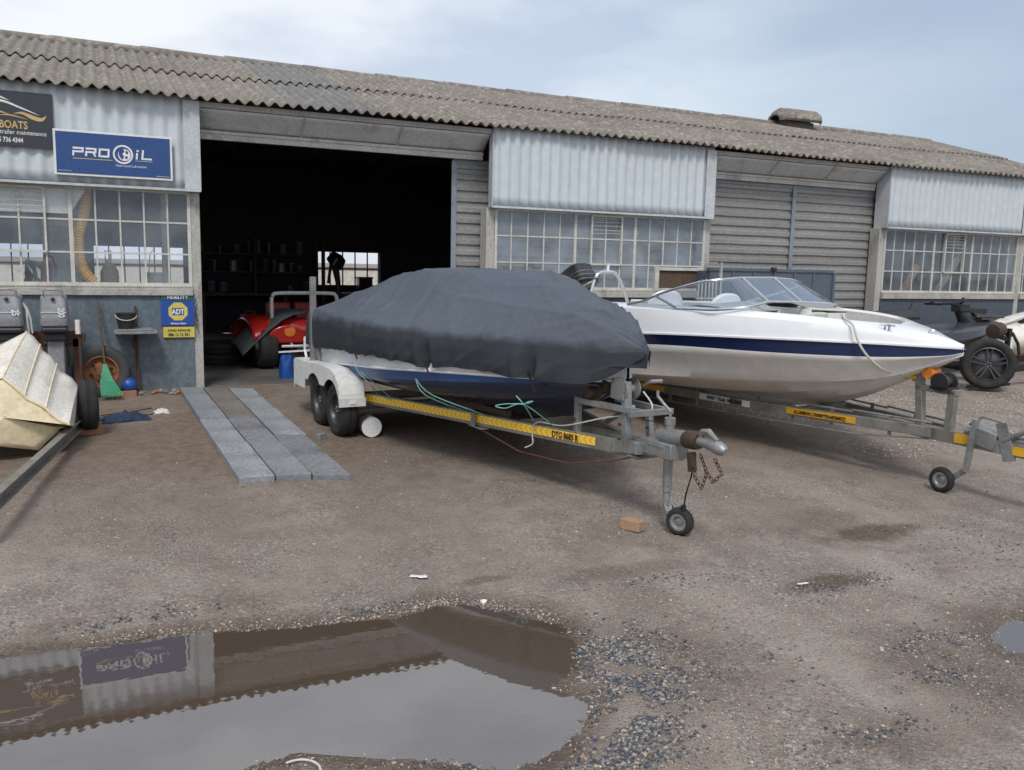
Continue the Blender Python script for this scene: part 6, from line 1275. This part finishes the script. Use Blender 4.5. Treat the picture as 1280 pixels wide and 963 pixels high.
for x, y in ((12.4,.1),(11.2,.35)): wheel(tj, (x,y,.27+.26), (1,.2,0), .26, .15, .17)
m = MB(); m.lathe([(.0,-.13),(.10,-.12),(.12,-.02),(.11,.08),(.05,.13),(0,.13)], (11.42,-2.36,.99), (.9,.2,.1), 18); m.tube([(11.5,-2.4,1.0),(11.68,-2.42,.95),(11.82,-2.42,.80),(11.88,-2.42,.62)], .022, 8); m.build('winch', M['steel_dark'], tj, smooth=True)
sw = thing('spare_wheel', 'black alloy wheel with fat tyre standing by the tip of the white bow', 'wheel', (10.96,-2.55,.18)); wheel(sw, (11.03,-2.55,.545), (-.72,-.69,.05), .35, .25, .225, rim_mat=M['rim'], spokes=5, alloy=True)
m = MB(); m.lathe([(0,.07),(.10,.07),(.235,.02),(.24,-.02)], (11.03,-2.55,.545), (-.72,-.69,.05), 30); m.build('brake_disc', M['rim'], sw, smooth=True)
cr = thing('cream_boat', 'cream boat bow with black wedge window at the right edge', 'boat', (13.5,-1.2,.3)); m = MB()
m.grid(lambda u, v: (13.0+1.9*u, -1.25-.55*math.sin(v*math.pi)*(u**.5)*1.0, .45+.05*u+(.52+.14*u)*v), 20, 10); m.grid(lambda u, v: (13.0+1.9*u, -1.25+.75*v*u**.5, .97+.19*u+.05*math.sin(v*3)), 20, 8); m.build('hull', M['creamwhite'], cr, smooth=True, solid=.01)
m = MB(); m.tube([(12.95,-1.3,.98),(13.4,-1.28,1.07),(14.2,-1.25,1.22)], .025, 8); m.build('rail', M['whitepaint'], cr, smooth=True); m = MB(); m.poly([(13.45,-1.32,1.02),(13.75,-1.34,1.14),(14.05,-1.36,1.03)],(0,.06,0)); m.build('window', M['black'], cr)
m = MB(); m.bar((12.9,-1.2,.40),(15,-1.2,.42),.08,.10)
for x in (13.3,14.6): m.box(x-.05,x+.05,-1.25,-1.15,.2,.4)
m.build('cradle', M['steel_dark'], cr)

# ------------------------------------------------------------------ light, sky, camera
SUN_EL, SUN_AZ = 52, 205     # azimuth measured clockwise from +Y
w = bpy.data.worlds.new('World'); scene.world = w; w.use_nodes = True; N, L = w.node_tree.nodes, w.node_tree.links; bgN = N['Background']; outW = N['World Output']
sky = N.new('ShaderNodeTexSky'); sky.sky_type = 'NISHITA'; sky.sun_disc = False; sky.sun_elevation = R(SUN_EL); sky.sun_rotation = R(SUN_AZ); sky.air_density = 1.2; sky.dust_density = 1.5
L.new(sky.outputs[0], bgN.inputs[0]); bgN.inputs['Strength'].default_value = .14
tc = N.new('ShaderNodeTexCoord'); mp = N.new('ShaderNodeMapping'); mp.inputs['Scale'].default_value = (1.0, 1.0, 3.2); mp.inputs['Location'].default_value = (.35, .1, .3); L.new(tc.outputs['Generated'], mp.inputs[0])
n1 = N.new('ShaderNodeTexNoise'); n1.inputs['Scale'].default_value = 1.9; n1.inputs['Detail'].default_value = 7; n1.inputs['Roughness'].default_value = .52; n1.inputs['Distortion'].default_value = .35; L.new(mp.outputs[0], n1.inputs['Vector'])
cf = N.new('ShaderNodeMapRange'); cf.inputs['From Min'].default_value = .36; cf.inputs['From Max'].default_value = .58; cf.inputs['To Min'].default_value = .72; cf.inputs['To Max'].default_value = 1; L.new(n1.outputs['Fac'], cf.inputs[0])
n2 = N.new('ShaderNodeTexNoise'); n2.inputs['Scale'].default_value = 3.1; n2.inputs['Detail'].default_value = 6; mp2 = N.new('ShaderNodeMapping'); mp2.inputs['Scale'].default_value = (1, 1, 2.6); mp2.inputs['Location'].default_value = (5.2, 1.7, 0); L.new(tc.outputs['Generated'], mp2.inputs[0]); L.new(mp2.outputs[0], n2.inputs['Vector'])
cc = N.new('ShaderNodeValToRGB'); cc.color_ramp.elements[0].position = .40; cc.color_ramp.elements[0].color = (.60,.67,.80,1); cc.color_ramp.elements[1].position = .58; cc.color_ramp.elements[1].color = (.89,.93,.985,1); L.new(n2.outputs['Fac'], cc.inputs[0])
cb2 = N.new('ShaderNodeBackground'); cb2.inputs['Strength'].default_value = 1.04; gv = N.new('ShaderNodeVectorMath'); gv.operation = 'DOT_PRODUCT'; gv.inputs[1].default_value = (.80,.57,.19); L.new(tc.outputs['Generated'], gv.inputs[0])
ga = N.new('ShaderNodeMath'); ga.operation = 'MULTIPLY_ADD'; ga.inputs[1].default_value = .22; L.new(n1.outputs['Fac'], ga.inputs[0]); L.new(gv.outputs['Value'], ga.inputs[2])
gm = N.new('ShaderNodeMapRange'); gm.interpolation_type = 'SMOOTHSTEP'; gm.inputs['From Min'].default_value = .98; gm.inputs['From Max'].default_value = 1.10; gm.inputs['To Max'].default_value = .9; L.new(ga.outputs[0], gm.inputs[0])
gx_ = N.new('ShaderNodeMix'); gx_.data_type = 'RGBA'; L.new(gm.outputs[0], gx_.inputs[0]); L.new(cc.outputs[0], gx_.inputs[6]); gx_.inputs[7].default_value = (.40,.49,.63,1)
L.new(gx_.outputs[2], cb2.inputs[0])
ms = N.new('ShaderNodeMixShader'); L.new(cf.outputs[0], ms.inputs[0]); L.new(bgN.outputs[0], ms.inputs[1]); L.new(cb2.outputs[0], ms.inputs[2]); L.new(ms.outputs[0], outW.inputs[0])
sl = bpy.data.lights.new('sun', 'SUN'); sl.energy = 2.25; sl.angle = R(14); sl.color = (1, .965, .92); so = link(bpy.data.objects.new('sun', sl))
az, el = R(SUN_AZ), R(SUN_EL); dv = Vector((math.sin(az)*math.cos(el), math.cos(az)*math.cos(el), math.sin(el))); so.rotation_euler = dv.to_track_quat('Z', 'Y').to_euler(); so.location = dv*30
cam = bpy.data.cameras.new('camera'); co = link(bpy.data.objects.new('camera', cam)); scene.camera = co
yaw, pit, rol = R(25.443), R(7.856), R(1.234); Fv = Vector((math.sin(yaw)*math.cos(pit), math.cos(yaw)*math.cos(pit), -math.sin(pit))); R0 = Vector((math.cos(yaw), -math.sin(yaw), 0)); U0 = R0.cross(Fv)
Rv = R0*math.cos(rol)+U0*math.sin(rol); Uv = -R0*math.sin(rol)+U0*math.cos(rol); Mx = Matrix((Rv, Uv, -Fv)).transposed().to_4x4(); Mx.translation = Vector((0, -10.465, 1.75)); co.matrix_world = Mx
cam.sensor_width = 36; cam.lens = 1080.6/1280*36; cam.clip_start = .05; cam.clip_end = 3000
scene.view_settings.view_transform = 'Standard'; scene.view_settings.look = 'None'; scene.view_settings.exposure = 0; scene.view_settings.gamma = 1
scene.render.engine = 'CYCLES'; scene.cycles.max_bounces = 8; scene.cycles.transparent_max_bounces = 16; scene.cycles.use_denoising = True
